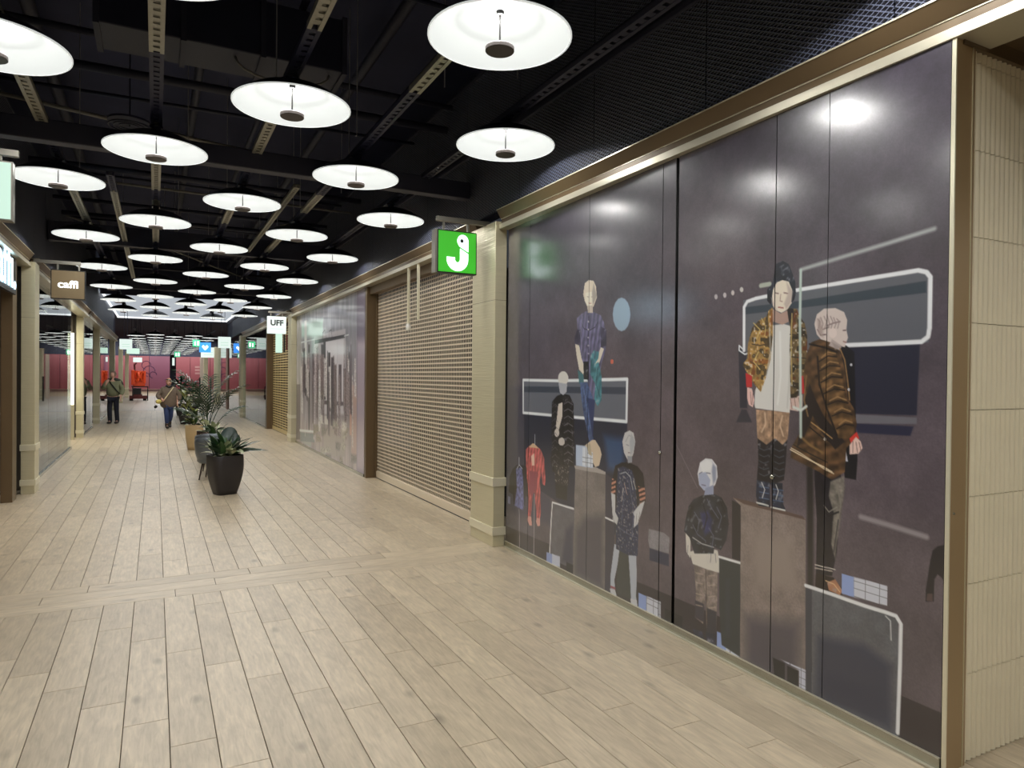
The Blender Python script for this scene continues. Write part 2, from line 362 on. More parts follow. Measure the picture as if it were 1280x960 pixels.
rail(1.49, 8.5, 15.5, 3.95, [(8.5, 13.8, M_galv), (13.8, 15.5, M_black)], 'lamp_rail', 'short galvanised rail between the middle and fourth lamp columns', .035)
# services in the void
def pipe(name, label, cat, pts, r, m, group=None, n=8):
    return tag(MB().tube(pts, r, n).obj(name, m, None, True), label, cat, group)
pipe('conduit', 'pale sagging conduit crossing behind the wide beam', 'pipe', [(-1.5, 8.6, 4.55), (-.6, 8.7, 4.5), (.6, 8.9, 4.45), (1.6, 9.0, 4.42), (3.0, 9.2, 4.42)], .022, M_pipe)
pipe('conduit', 'thin pale diagonal pipe running over the left lamps', 'pipe', [(-1.4, 14.5, 4.5), (.1, 16.5, 4.45), (1.3, 19, 4.45), (2.6, 21.5, 4.45)], .018, M_pipe)
pipe('conduit', 'thin pale cross pipe above the second row of lamps', 'pipe', [(-1.61, 12.0, 4.6), (3.09, 12.2, 4.6)], .02, M_pipe)
for i in range(14):
    y = 5.2+i*1.25+(.95 if i == 1 else 0); z = 4.75+.12*math.sin(i*2.3)
    pipe('cross_pipe', 'dark pipe crossing the ceiling void, %s cross pipe from the viewpoint' % ORD[i], 'pipe', [(-1.55, y, z), (3.05, y+.15*math.cos(i), z)], .022+.012*(i % 3), M_duct if i % 3 == 0 else M_beam, 'dark pipes in the ceiling void')
for i, (x, z, r) in enumerate(((-1.1, 5.25, .07), (.45, 5.3, .05), (1.25, 5.25, .035), (2.15, 5.3, .06))):
    pipe('service_pipe', 'long dark pipe along the ceiling, %s one from the left' % ('first', 'second', 'third', 'fourth')[i], 'pipe', [(x, -5, z), (x, 25, z)], r, M_beam, 'long pipes along the ceiling')
t = thing('air_duct', 'dark grey rectangular air duct above the front left lamps', 'duct', (0, 6.6, 4.6))
MB().box(-.45, 1.6, 0, .55, 0, .5).obj('duct_body', M_duct, t, bevel=.01)
for x in (-.45, .2, .85, 1.58): MB().box(x-.015, x+.03, -.02, .57, -.02, .52).obj('duct_flange', M_beam, t)
t = thing('ceiling_speaker', 'round grilled ceiling vent behind the second lamp column', 'vent', (-.25, 8.2, 4.28))
mb = MB()
for r in (.09, .14, .19): mb.tube([(r*math.cos(a*pi/12), r*math.sin(a*pi/12), 0) for a in range(25)], .008, 6, False)
mb.obj('ring', M_duct, t, True); MB().lathe([(.0, .04), (.2, .04), (.2, .06), (.0, .06)], 24).obj('backplate', M_black, t)
mb = MB().box(.0, .012, 0, .012, .0, 1.3).obj('hanger_rod', M_duct, t)
for x in (1.05,):
    tag(MB().tube([(x+.42*math.cos(a*pi/10), 6.72, 4.595-.16*math.sin(a*pi/10)) for a in range(11)], .012, 6).obj('cable_loop', M_pipe, None, True), 'pale looped cable hanging beside the front middle lamp rail', 'cable')
# thin hangers
wr = random.Random(3)
for i in range(26):
    x = wr.choice(COLX)+wr.uniform(-.4, .4); y = 4.2+i*.62
    zb = 3.86+wr.uniform(0, .35)
    o = MB().tube([(x, y, zb), (x, y, 5.6)], .0055, 5).obj('suspension_wire', M_wire, None)
    tag(o, 'thin suspension wire hanging from the black ceiling between the lamps', 'wire', 'thin wires hanging from the ceiling')
# ---------------------------------------------------------------- lamps
PROF = []
for k in range(9):
    a = k/8*math.asin(.395/.595); PROF.append((.595*math.sin(a), .595*math.cos(a)-.445+.0))
def dome_meshes():
    inn = MB(); inn.lathe([(max(r, .0), z) for r, z in PROF], 48); inn.V = inn.V
    me_in = mesh_data('diffuser', inn.V, [tuple(reversed(f)) for f in inn.F if len(f) == 4], M_dome_in, True)
    out = MB(); out.lathe([(r*1.006+.0005, z+.007) for r, z in PROF[::-1]]+[(.02, .165), (.0, .165)], 48)
    me_out = mesh_data('shade', out.V, [f for f in out.F if len(f) == 4], M_dome_out, True)
    rim = MB(); rim.lathe([(.394, -.002), (.402, -.002), (.402, .007), (.394, .004)], 48); me_rim = mesh_data('rim', rim.V, [f for f in rim.F if len(f) == 4], M_rimw, True)
    rod = MB().tube([(0, 0, .149), (0, 0, -.05)], .0055, 8); rod.lathe([(.022, .128), (.022, .148), (.004, .152)], 16); me_rod = mesh_data('rod', rod.V, rod.F, M_rod)
    pk = MB().lathe([(.078, -.075), (.081, -.072), (.081, -.053), (.078, -.05)], 32); me_pk = mesh_data('light_puck', pk.V, pk.F, M_puck)
    so = MB().lathe([(.035, .155), (.035, .20), (.012, .205)], 16); so.box(-.05, .05, -.012, .012, .195, .207); me_so = mesh_data('socket', so.V, so.F, M_black)
    return (me_in, me_out, me_rim, me_rod, me_pk, me_so)
DM = dome_meshes()
ld = bpy.data.lights.new('lamp_light', 'AREA'); ld.shape = 'DISK'; ld.size = .46; ld.energy = LAMP_W; ld.color = (1, .985, .95)
lu = bpy.data.lights.new('bulb_light', 'POINT'); lu.shadow_soft_size = .022; lu.energy = BULB_W; lu.color = (1, .99, .96)
ORD_ = ('nearest', 'second', 'third', 'fourth', 'fifth', 'sixth', 'seventh', 'eighth', 'ninth', 'tenth', 'eleventh', 'twelfth', 'thirteenth', 'fourteenth')
CN = ('leftmost column of lamps', 'second lamp column from the left', 'middle column of lamps', 'fourth lamp column from the left', 'rightmost column by the mesh wall')
def lamp(x, y, label, group, far=False, z=3.61):
    root = thing('pendant_lamp', label, 'lamp', (x, y, z), 0, group)
    for k, me in enumerate(DM):
        if far and k == 3: continue
        link(bpy.data.objects.new(me.name, me), root)
    lo = bpy.data.objects.new('lamp_light', ld); link(lo, root); lo.location = (0, 0, .096)
    lo = bpy.data.objects.new('bulb_light', lu); link(lo, root); lo.location = (0, 0, .105)
    return root
ROW0 = (4.95, 3.50, 5.05, 3.47, 5.06)   # nearest row in view per column
for c, x in enumerate(COLX):
    y = ROW0[c]; n = 0
    while y < 26:
        lamp(x, y, 'white dome pendant lamp, %s of the %s' % (ORD[n], CN[c]), 'dome lamps over the corridor'); y += 3.1; n += 1
    y = ROW0[c]-3.1
    while y > -5:
        lamp(x, y, 'white dome pendant lamp behind the viewpoint, out of the photo', 'dome lamps behind the viewpoint'); y -= 3.1
    y = ROW0[c]+3.1*11; n = 0
    while y < 37.3: y += 3.1
    while y < 76:
        lamp(x, y, 'far hall dome lamp, %s of the %s' % (ORD[n] if n else 'first', CN[c]), 'distant dome lamps in the far hall', True); y += 3.1; n += 1
lamp(4.7, -1.1, 'white dome pendant lamp added unseen in the side passage to light the tiles', 'dome lamps behind the viewpoint', z=3.3)  # this lamp and the next are unseen, added to brighten the ribbed tile wall
lamp(5.6, -.2, 'second white dome lamp added unseen in the side passage to light the tiles', 'dome lamps behind the viewpoint', z=2.95)
# ---------------------------------------------------------------- right-hand frontage
wr_ = struct(MB().box(3.13, 3.25, -6, 36.3, 3.41, 5.6).obj('wall_right', M_black), 'black upper wall above the right shopfronts', 'wall')
wl_ = struct(MB().box(-1.75, -1.63, -6, 36.3, 3.41, 5.6).obj('wall_left', M_black), 'black upper wall above the left shopfronts', 'wall')
me = MB().box(0, .03, .004, 1.246, 3.41, 4.93); me = mesh_data('mesh_panel', me.V, me.F, M_mesh)
for k in range(28):
    for par, x in ((wr_, 3.075), (wl_, -1.60)):
        o = bpy.data.objects.new('mesh_panel', me); link(o, par); o.location = (x, -1.9+k*1.25+.22, 0)
for par, x in ((wr_, 3.04), (wl_, -1.60)):
    mb = MB(); mb.box(x, x+.04, -3, 36, 4.93, 4.97)
    k = -3
    while k < 36: mb.box(x-.006, x, k, k+.05, 4.94, 4.96); k += .1
    mb.obj('top_channel', M_duct, par)
# horizontal tray on the mesh
MB().box(3.045, 3.075, -3, 36, 4.13, 4.19).obj('cable_tray', M_beam, wr_)
MB().box(3.045, 3.06, -3, 36, 4.17, 4.18).obj('tray_edge', M_duct, wr_)
def header(sgn, xf, y0, y1, name, label):
    """profile: steel lip, dark recess, slanted bronze face, bright top edge; sgn +1 right side, -1 left side"""
    root = thing(name, label, 'trim', (0, 0, 0)); f = lambda a: xf+sgn*a
    def bx(mb, a0, a1, z0, z1): x0, x1 = sorted((f(a0), f(a1))); mb.box(x0, x1, y0, y1, z0, z1)
    mb = MB(); bx(mb, .03, .28, 3.213, 3.262); mb.obj('steel_lip', M_lip, root, bevel=.002)
    mb = MB(); bx(mb, .055, .28, 3.262, 3.318); mb.obj('recess', M_bronzeD, root)
    pts = [(f(.045), 3.318), (f(.0), 3.395), (f(.10), 3.395), (f(.10), 3.318)]
    MB().prism(pts, lambda a, b: (a, y0, b), lambda a, b: (a, y1, b)).obj('bronze_fascia', M_bronzeD, root)
    mb = MB(); bx(mb, -.004, .09, 3.395, 3.403); mb.obj('top_edge', M_bronzeL, root)
    mb = MB(); bx(mb, .05, .056, 3.312, 3.318); mb.obj('recess_edge', M_bronzeL, root)
    return root
header(1, 3.045, -.5, 6.25, 'header_trim', 'bronze and steel header trim above the mural of mannequins')
header(1, 3.045, 6.82, 18.2, 'header_trim', 'bronze header trim above the beige roller shutter and pale mural')
header(1, 3.045, 18.72, 29.5, 'header_trim', 'bronze header trim over the slatted shutter and far right glass')
header(-1, -1.53, -3, 11.8, 'header_trim', 'bronze header trim above the near left shopfront')
header(-1, -1.53, 12.25, 21.5, 'header_trim', 'bronze header trim above the left reflective glass')
header(-1, -1.53, 21.75, 37, 'header_trim', 'bronze header trim above the far left shops')
def column(x0, x1, y0, y1, side, label, grp='bronze clad columns between shops', z1=3.29):
    root = thing('column', label, 'column', ((x0+x1)/2, y0, 0), 0, grp); d = (x1-x0)/2; L_ = y1-y0
    MB().box(-d, d, 0, L_, .0, z1).obj('cladding', M_bronze, root, bevel=.004)
    for za, zb in ((.115, .20), (.612, .70)):
        MB().box(-d-.013, d+.013, -.013, L_+.013, za, zb).obj('band', M_bronzeL, root, bevel=.003)
    mb = MB(); mb.box(-d-.001, d+.001, -.0012, .0, 2.497, 2.5); mb.box(-d-.0012, -d, 0, L_, 2.497, 2.5); mb.obj('joint_line', M_bronzeD, root)
    return root
column(3.037, 3.165, 6.254, 6.81, 1, 'bronze clad column between the roller shutter and the mannequin mural')
column(3.08, 3.22, 18.2, 18.7, 1, 'bronze clad column between the pale mural and slatted shutter')
column(3.03, 3.20, 29.5, 30.05, 1, 'olive bronze column at the end of the far right glass')
column(3.03, 3.25, 43, 43.6, 1, 'distant slim bronze column on the right, behind the palm')
column(3.03, 3.3, 53, 53.7, 1, 'farthest slim bronze column on the right side')
column(-1.68, -1.515, 11.8, 12.2, -1, 'bronze clad column on the left under the square hanging sign')
column(-1.86, -1.70, 21.55, 21.8, -1, 'bronze column left of the walking man, nearer one')
column(-1.88, -1.69, 27.4, 27.7, -1, 'bronze column immediately left of the walking man')
column(-1.90, -1.68, 37, 37.6, -1, 'pale bronze column directly behind the walking man')
column(-1.9, -1.68, 46, 46.6, -1, 'slim bronze column left of the orange machine')
column(-1.9, -1.68, 56, 56.6, -1, 'farthest slim bronze column beside the orange machine')
# end post, ribbed tiles
t = thing('end_post', 'tall dark bronze end post at the right edge of the mural', 'post', (3.085, 1.80, 0))
MB().box(.006, .142, -.012, .006, 0, 3.213).obj('face', M_post, t)
MB().box(-.002, .006, -.012, .006, 0, 3.213).obj('edge_trim', M_bronzeL, t)
mb = MB(); mb.box(.118, .122, -.016, 0, 0, 3.21); mb.obj('seam', M_bronze, t)
o = MB().lathe([(0, 0), (.006, 0), (.005, .004), (0, .005)], 10); o.V = [(v[0]+.03, -.012-v[2], v[1]+1.14) for v in o.V]; o.obj('screw', M_alu, t)
wt = struct(MB().box(3.22, 6.2, 1.83, 2.0, 0, 3.25).obj('wall_back', M_tileg), 'return wall of ribbed cream tiles at the right edge', 'wall')
tz = [0.004, .399, .807, 1.202, 1.594, 1.985, 2.372, 2.76, 3.15]
tm = {}
for i in range(len(tz)):
    z0 = tz[i]; z1 = (tz[i+1] if i+1 < len(tz) else 3.23); h_ = round(z1-z0, 3)
    if h_ not in tm:
        pts = []; nr = 10; pw = .40/nr*.995
        for k in range(nr):
            b = k*pw
            pts += [(b+.002, .0), (b+.004, -.006), (b+pw*.3, -.0125), (b+pw*.5, -.014), (b+pw*.7, -.0125), (b+pw-.004, -.006), (b+pw-.002, 0)]
        pts += [(nr*pw, .02), (0, .02)]
        q = MB().prism(pts, lambda a, b: (a, b, 0), lambda a, b, h=h_: (a, b, h-.003)); tm[h_] = mesh_data('tile', q.V, q.F, M_tile)
    for j in range(7):
        o = bpy.data.objects.new('tile', tm[h_]); link(o, wt); o.location = (3.229+j*.40, 1.812, z0)
t = thing('soffit_frame', 'dark bronze band above the ribbed cream tile wall', 'trim', (3.2, 1.8, 3.1))
MB().box(-.07, 3, -.02, .03, .095, .16).obj('band', M_bronzeD, t); MB().box(-.1, 3, -.9, -.02, .16, .22).obj('soffit', M_bronzeD, t)
tag(MB().box(3.75, 4.1, 1.3, 1.6, 3.1, 3.2).obj('door_closer_box', M_jet), 'small black box fixed up by the ribbed wall at the right edge', 'fixture')
# ---------------------------------------------------------------- printed murals
ART1 = '''P;48,40,46;4;;4469,210,2222,236,1587,247,986,251,172,256,-47,258,-50,39,4462,-149
P;70,68,86;60;;4501,1650,4036,1656,4018,808,3485,662,3479,376,4472,340
P;38,42,62;12;;4048,1408,2362,1403,2360,721,2628,358,3126,583,4033,729
P;52,80,120;70;;2703,1293,2380,1288,2374,958,2629,986
P;104,108,120;3;;4070,1679,2368,1702,2372,1396,4064,1377
P;60,68,84;6;;4053,1632,2367,1654,2366,1600,4051,1578
L;232,236,240;8;|26;4064,1377,4071,1694,3364,1693,2368,1714,2372,1396,3357,1384,4064,1377
P;40,40,56;6;;1243,1909,1179,1897,1167,1551,1224,1549
P;50,48,60;8;;1255,1461,1211,1540,1173,1542,1127,1469
P;42,42,58;8;;485,1899,122,1896,132,1564,462,1555
P;112,110,118;5;;461,1551,132,1553,131,1524,452,1507
P;44,44,66;8;;452,1507,146,1512,161,1467,433,1461
P;98,100,108;4;;1209,2193,795,2201,83,2218,81,1894,588,1882,1211,1884
P;58,68,78;6;;1190,2149,794,2149,97,2173,96,2119,794,2110,1189,2106
L;236,238,242;6;|21;1198,1893,1202,2150,1177,2181,1109,2193,795,2210,410,2219,135,2225,97,2212,79,2188,79,1959,85,1920,115,1899,320,1897,588,1899
L;225,230,235;4;|9;1204,1898,1237,1923,1237,1894,1191,1869,1160,1877
P;34,30,36;6;;4279,807,4191,857,4003,872,3935,804,3914,578,3997,580,4011,485,4254,460,4274,552,4365,562,4350,718
P;104,108,158;5;s;4208,816,4087,846,4050,727,4028,498,4044,433,4236,447,4186,629
L;190,196,210;3;|8;4190,818,4139,863,4069,833
L;200,205,215;3;|9;4140,934,4139,863
P;120,124,160;5;;4383,519,4327,519,4326,447,4381,446
P;206,98,98;5;p;4006,1025,3924,1072,3812,1090,3702,1055,3639,988,3605,788,3619,735,3665,743,3682,851,3711,774,3690,481,3704,412,3766,408,3801,574,3818,646,3850,619,3878,447,3893,384,3943,398,3948,649,3985,813
P;150,70,84;12;;3936,834,3759,841,3772,676,3818,646,3881,583,3932,667
P;220,160,150;4;;3943,398,3878,402,3860,322,3908,313,3958,356
P;220,160,150;4;;3766,415,3704,420,3702,353,3749,337,3781,375
P;216,186,150;4;;3940,1055,3860,1100,3828,1096,3733,1060,3811,1060
L;205,210,220;3;|9;3822,1186,3820,1089
P;235,200,180;5;;3890,976,3826,1013,3824,893,3872,888
L;184,176,184;3;|9;4130,426,4113,45
L;184,176,184;3;|9;3818,624,3822,36
P;100,98,106;4;v;3483,604,3088,610,3090,102,3169,103,3502,91
P;62,64,80;60;;3256,421,3099,520,3090,102,3331,97
L;236,236,238;5;|16;3517,130,3495,445,3476,606,3114,612
P;150,166,214;4;;3577,138,3488,144,3332,146,3331,62,3575,51
P;205,210,228;3;;3474,148,3332,153,3331,62,3472,48
P;26,26,30;4;;3223,138,3053,132,3051,72,3221,55
P;128,120,118;3;v;3095,967,2640,978,2633,30,3115,28
P;84,80,88;90;;2949,615,2635,671,2633,30,3115,28,3110,450
P;172,164,160;4;;3108,979,2777,1005,2641,984,2640,965,3095,953
P;58,56,70;8;;2640,972,2520,938,2503,49,2633,37
L;236,236,238;5;|14;2634,627,2514,619
P;60,64,62;30;;2514,631,2234,391,2200,79,2482,55
P;190,204,228;4;;3086,1157,2827,1161,2824,993,3082,982
P;222,228,240;3;g;2985,1146,2827,1148,2824,1000,2982,994
P;30,28,34;5;f;3502,1505,3417,1558,3320,1582,3198,1571,3131,1498,3111,1127,3121,970,3186,969,3225,910,3475,878,3520,980,3493,1090,3512,1304
P;216,206,196;4;;3387,1488,3318,1505,3316,1386,3369,1278,3410,1205,3426,1295
P;212,204,198;3;;3368,1236,3371,1222,3380,1210,3394,1201,3410,1197,3426,1199,3440,1205,3449,1216,3453,1230,3450,1243,3441,1256,3427,1264,3411,1268,3395,1267,3381,1260,3372,1249
P;212,204,198;3;;3271,1167,3274,1154,3286,1141,3304,1132,3325,1128,3346,1128,3364,1134,3376,1144,3381,1158,3377,1171,3365,1184,3347,1193,3326,1197,3305,1196,3287,1190,3275,1180
P;222,218,212;4;;3221,1715,3227,1691,3246,1671,3274,1657,3308,1651,3342,1656,3372,1669,3392,1689,3399,1714,3393,1738,3373,1758,3344,1772,3310,1777,3276,1772,3248,1758,3228,1738
P;178,180,190;5;;3391,1678,3240,1666,3252,1597,3306,1568,3362,1588
P;44,42,46;4;k;3447,952,3199,968,3197,824,3222,772,3429,770
P;26,26,30;4;;3430,784,3223,786,3220,662,3413,659
P;110,106,140;4;p;3094,2220,3019,2254,2945,2268,2837,2253,2732,2219,2686,2159,2649,2019,2659,1938,2702,1863,2746,1736,2755,1609,2800,1543,2895,1573,2923,1736,3010,1802,3050,1936,3053,2070,3080,2125
P;64,60,84;5;f;3092,2126,3029,2122,3039,2016,3115,1992,3129,2047
P;64,60,84;5;f;2730,2130,2651,2100,2649,1975,2727,1959
L;50,48,66;4;|8;3017,2175,2979,2126,2894,2108,2811,2129,2777,2165
L;60,58,80;5;|7;2908,2220,2916,1998,2913,1867
P;222,212,196;4;;3116,2006,3052,1990,3012,1882,2961,1802,2984,1749,3048,1789,3088,1897
P;222,212,196;4;;2727,1965,2682,1951,2725,1876,2781,1788,2839,1762,2840,1814,2783,1877
P;40,40,48;4;f;2986,1855,2901,1854,2898,1703,2971,1709
P;70,130,142;5;f;2878,1899,2831,1943,2749,1928,2760,1877,2817,1826,2759,1851,2711,1737,2708,1547,2764,1493,2811,1543,2802,1672,2875,1749
P;70,116,124;4;;3073,1789,2984,1749,2971,1683,3045,1669
P;74,92,132;4;j;3033,1682,2922,1684,2835,1562,2822,1478,2843,1348,2829,1251,2792,1171,2863,1177,2901,1246,2965,1406,3005,1536
P;50,62,104;6;;2919,1559,2800,1543,2820,1381,2829,1219,2880,1410
P;216,196,172;4;;2948,1163,2840,1218,2793,1222,2723,1165,2699,1116,2732,1024,2789,1004,2825,1038,2827,1116
P;190,176,150;4;;2924,1172,2864,1190,2838,1089,2886,1097
P;222,208,188;4;;2997,2412,2974,2501,2914,2520,2842,2505,2806,2456,2792,2365,2838,2298,2885,2283,2934,2307,2972,2356
P;234,226,208;4;;2972,2356,2961,2421,2840,2421,2827,2355,2850,2306,2885,2289,2934,2313
P;200,186,172;4;;2934,2313,2850,2306,2849,2247,2921,2253
L;170,150,140;3;|6;2935,2385,2911,2383
L;170,150,140;3;|6;2875,2379,2851,2377
L;190,130,120;3;|6;2910,2331,2874,2327
P;150,172,192;8;;2337,2195,2345,2148,2368,2109,2404,2084,2447,2076,2491,2089,2529,2119,2556,2162,2566,2213,2558,2262,2533,2301,2496,2326,2452,2331,2408,2317,2371,2286,2347,2243
P;186,192,204;4;;2510,447,2437,452,2465,305,2505,172,2493,95,2557,52,2559,188
P;186,192,204;4;;2335,469,2236,473,2223,277,2229,128,2219,61,2287,47,2300,197
P;150,80,90;3;;2558,114,2493,120,2493,101,2557,96
P;206,206,212;4;;2568,86,2493,95,2471,58,2535,52
P;206,206,212;4;;2298,91,2219,102,2209,47,2287,41
P;30,26,32;4;;2511,1050,2428,1084,2336,1095,2228,1078,2160,1034,2140,933,2196,913,2212,747,2494,697,2529,875,2552,934
P;200,140,120;3;b;2552,946,2499,941,2507,829,2561,833
P;200,140,120;3;b;2216,934,2140,933,2129,843,2194,797
P;42,50,78;4;k;2479,1035,2407,1056,2296,1040,2255,963,2222,746,2210,631,2216,425,2333,403,2488,416,2493,635,2486,820
L;160,168,176;4;|8;2437,998,2375,1018,2314,990,2283,900
L;190,190,180;3;|6;2274,960,2244,906
P;206,206,208;4;;2561,833,2507,829,2504,695,2461,654,2481,601,2535,627
P;206,206,208;4;;2194,809,2138,841,2174,754,2220,658,2268,619,2260,709,2280,729
P;204,202,202;4;;2421,1242,2391,1311,2331,1333,2281,1319,2260,1256,2278,1172,2307,1122,2357,1116,2398,1160
P;150,152,160;4;;2357,1140,2298,1146,2297,1099,2346,1088
L;140,140,150;3;|6;2369,1223,2339,1220
L;140,140,150;3;|6;2309,1228,2279,1225
L;120,100,110;3;|6;2348,1165,2308,1169
L;168,168,172;4;|8;2380,1246,2340,1297,2280,1284
P;140,136,142;5;v;2088,650,1919,656,1859,636,1865,525,2076,515,2096,568
P;44,48,74;8;;2076,515,1865,519,1864,437,2075,430
P;152,172,224;3;;2201,160,2109,164,2106,27,2199,21
P;214,216,228;3;g;2109,164,1945,171,1942,38,2106,27
P;152,172,224;3;;1395,150,1317,151,1315,53,1394,51
P;214,216,228;3;g;1317,151,1142,153,1141,58,1315,53
P;22,22,26;4;;1901,141,1718,138,1717,64,1899,58
P;140,126,120;4;j;1616,542,1396,575,1393,421,1397,245,1402,143,1489,139,1500,366,1512,234,1518,155,1594,172,1589,340
P;60,56,66;8;;1596,286,1513,285,1511,168,1594,172
P;52,50,60;8;;1484,268,1398,270,1402,118,1488,114
P;54,56,80;5;f;1615,92,1525,102,1509,56,1599,51
P;44,46,66;5;f;1495,112,1402,128,1401,63,1480,51
P;222,216,206;4;;1655,585,1609,606,1411,631,1375,590,1381,519,1481,513,1623,514
P;218,212,204;4;;1697,708,1649,707,1647,586,1647,545,1686,577
P;218,212,204;4;;1504,584,1447,653,1397,654,1382,598,1424,563,1488,547
P;34,36,44;4;m;1668,887,1623,937,1540,976,1439,1002,1368,988,1319,932,1304,837,1323,735,1370,661,1426,668,1432,626,1609,585,1657,679,1713,710,1698,787
P;50,56,108;25;f;1568,863,1480,899,1436,837,1449,759,1521,708
L;176,180,184;4;|7;1626,686,1535,664,1433,666
P;226,226,230;4;;1588,1108,1566,1183,1515,1215,1457,1216,1414,1181,1405,1112,1426,1059,1468,1023,1526,1009,1571,1038
P;172,180,206;6;;1580,1109,1513,1128,1469,1083,1482,1021,1526,1009,1571,1038
P;150,158,186;4;;1512,1026,1440,1057,1439,997,1525,978
L;120,120,140;3;|6;1573,1110,1543,1125
L;120,120,140;3;|6;1506,1124,1470,1124
L;120,110,130;3;|6;1549,1042,1512,1042
P;50,56,58;6;;1383,608,1201,618,1192,61,1352,80,1377,301
P;40,36,40;4;;1280,988,1201,967,1195,634,1274,634
P;54,60,66;25;;1339,510,1279,516,1272,138,1333,137
L;240,240,240;5;|15;1383,618,1202,623
P;142,128,122;3;v;1274,1004,738,978,723,63,1197,-18,1208,966
P;84,78,86;110;;1197,356,729,456,721,-36,1197,-18
P;152,138,130;90;;1148,844,800,879,768,574,1110,476
P;96,76,68;4;;1274,1004,1151,1004,759,987,738,970,1182,980
P;24,24,28;4;;949,151,864,151,862,49,936,47
P;24,24,28;4;;847,144,771,143,770,60,846,52
P;208,210,226;3;g;898,161,658,170,656,65,765,58,766,149
P;150,160,220;3;;673,160,653,159,651,67,671,67
P;40,36,36;18;;742,1248,698,1360,684,1149,676,621,727,607
P;170,138,112;4;j;1098,1545,854,1543,863,1410,879,1343,957,1326,970,1388,993,1341,1082,1346
P;26,24,32;6;f;1083,1379,1016,1348,970,1379,953,1390,901,1358,868,1388,877,1254,887,1164,971,1125,1085,1127,1075,1254
P;28,38,60;4;f;1085,1136,989,1136,981,996,1070,990,1089,1043
P;28,38,60;4;f;977,1138,897,1145,890,1030,873,1002,963,990
L;214,216,214;3;|9;1083,1006,998,1002
L;214,216,214;3;|9;975,997,878,996
P;232,192,186;4;;1169,1674,1131,1666,1111,1601,1123,1558,1154,1571,1167,1608
P;214,186,176;4;;872,1626,839,1619,770,1642,769,1578,800,1550,860,1556
P;220,218,214;4;;1111,1577,1106,1657,1059,1750,1025,1878,1004,2028,901,2030,846,2014,841,1741,854,1539,979,1546,1104,1554
P;156,122,66;4;c;1137,2022,1088,2061,1029,2080,1012,2115,983,2131,980,1968,995,1832,1023,1741,1063,1648,1106,1685,1157,1741,1209,1807,1172,1845,1167,1930
P;104,86,56;4;c;881,2117,815,2107,793,2062,761,2026,744,1956,742,1827,766,1742,807,1624,850,1623,860,1874,857,2005
P;40,34,34;4;;886,2113,837,2109,836,2065,868,2041,885,2069
P;190,42,46;4;;1183,1760,1132,1741,1131,1675,1175,1674
P;190,42,46;4;;788,1742,746,1742,744,1647,781,1646
P;232,220,202;4;;990,2213,962,2273,917,2281,861,2261,838,2206,848,2145,880,2109,919,2094,959,2111,983,2140
P;178,148,136;5;;983,2122,925,2090,880,2104,868,2041,912,2027,981,2049
P;34,36,48;4;f;1024,2171,1025,2235,985,2276,974,2329,964,2372,918,2384,874,2359,851,2312,828,2257,822,2195,837,2144,854,2146,849,2216,872,2262,917,2276,956,2268,984,2230,994,2141
L;150,126,120;3;|8;967,2210,944,2204
L;150,126,120;3;|8;904,2204,876,2197
L;170,110,100;3;|8;942,2127,908,2120
L;186,160,146;3;|7;927,2197,932,2162,915,2156
P;30,26,34;4;j;688,1361,530,1262,520,1215,527,1051,542,843,569,713,667,696,666,983,685,1192
P;122,116,108;9;j;586,1197,507,1237,501,1177,518,1052,543,884,551,800,576,877,565,1044,595,1121
P;34,24,22;4;;671,635,667,704,559,707,511,667,506,632,567,627,645,617
P;170,120,90;4;f;597,672,549,702,506,656,520,628,587,634
L;190,180,170;3;|6;672,728,569,738
P;26,24,28;5;;541,1905,504,1896,458,1862,451,1723,442,1464,431,1326,438,1226,502,1229,523,1377
P;200,200,214;4;;537,1375,505,1399,485,1312,550,1309
P;90,66,44;4;q;718,1921,667,1935,608,1924,559,1890,531,1848,511,1775,500,1702,490,1630,453,1575,438,1504,459,1415,495,1379,502,1257,577,1207,676,1244,845,1293,835,1356,782,1438,742,1549,766,1742,747,1849
P;42,34,32;8;;764,1591,724,1699,682,1615,631,1533,552,1456,505,1411,560,1365,629,1429,701,1530,741,1442,766,1388,802,1350
L;214,196,166;3;|6;840,1346,781,1326,626,1258,568,1241
L;40,30,30;4;|7;684,1742,586,1763
L;40,30,30;4;|7;663,1679,547,1693
L;40,30,30;4;|7;632,1617,518,1621
L;40,30,30;4;|7;602,1535,479,1542
P;214,60,50;4;;478,1429,438,1465,424,1434,468,1398
P;236,204,192;4;;477,1397,442,1440,415,1419,405,1388,427,1358,476,1349
P;214,200,194;4;;699,2017,684,2067,640,2093,572,2091,520,2066,501,2024,505,1976,495,1936,504,1912,513,1888,550,1897,598,1916,657,1935,683,1961
P;184,168,164;5;;589,1932,531,1897,540,1873,608,1899
P;226,210,204;3;;561,1963,562,1953,567,1945,575,1939,584,1938,593,1940,601,1946,607,1955,609,1966,607,1976,602,1984,594,1990,585,1991,576,1989,568,1982,563,1973
L;120,100,100;4;|8;678,1986,658,1956,628,1958
L;134,116,116;5;|7;619,2004,581,2014,543,2019
L;134,116,116;5;|7;648,1985,609,1995
L;110,90,90;3;|6;523,1973,509,1973
L;150,110,105;3;|6;522,1917,504,1912
P;64,66,76;8;;732,606,691,609,680,-18,722,28
P;96,98,104;4;v;691,617,473,609,278,614,209,605,200,511,200,41,681,3
P;52,56,76;60;;672,389,381,448,214,393,208,49,681,20
L;240,241,243;5;|19;732,619,567,619,384,616,274,619,217,618,193,588,194,400,201,75
P;152,172,224;3;;512,740,442,742,440,642,511,639
P;214,216,228;3;g;442,742,264,746,262,652,440,642
L;150,142,146;14;|25;409,1048,264,1037,79,1019
P;30,26,32;4;;59,919,49,965,27,988,-8,1003,-10,831,8,854,25,864,39,838,41,738,78,727,78,777
P;84,66,66;4;;71,765,46,772,45,737,74,732
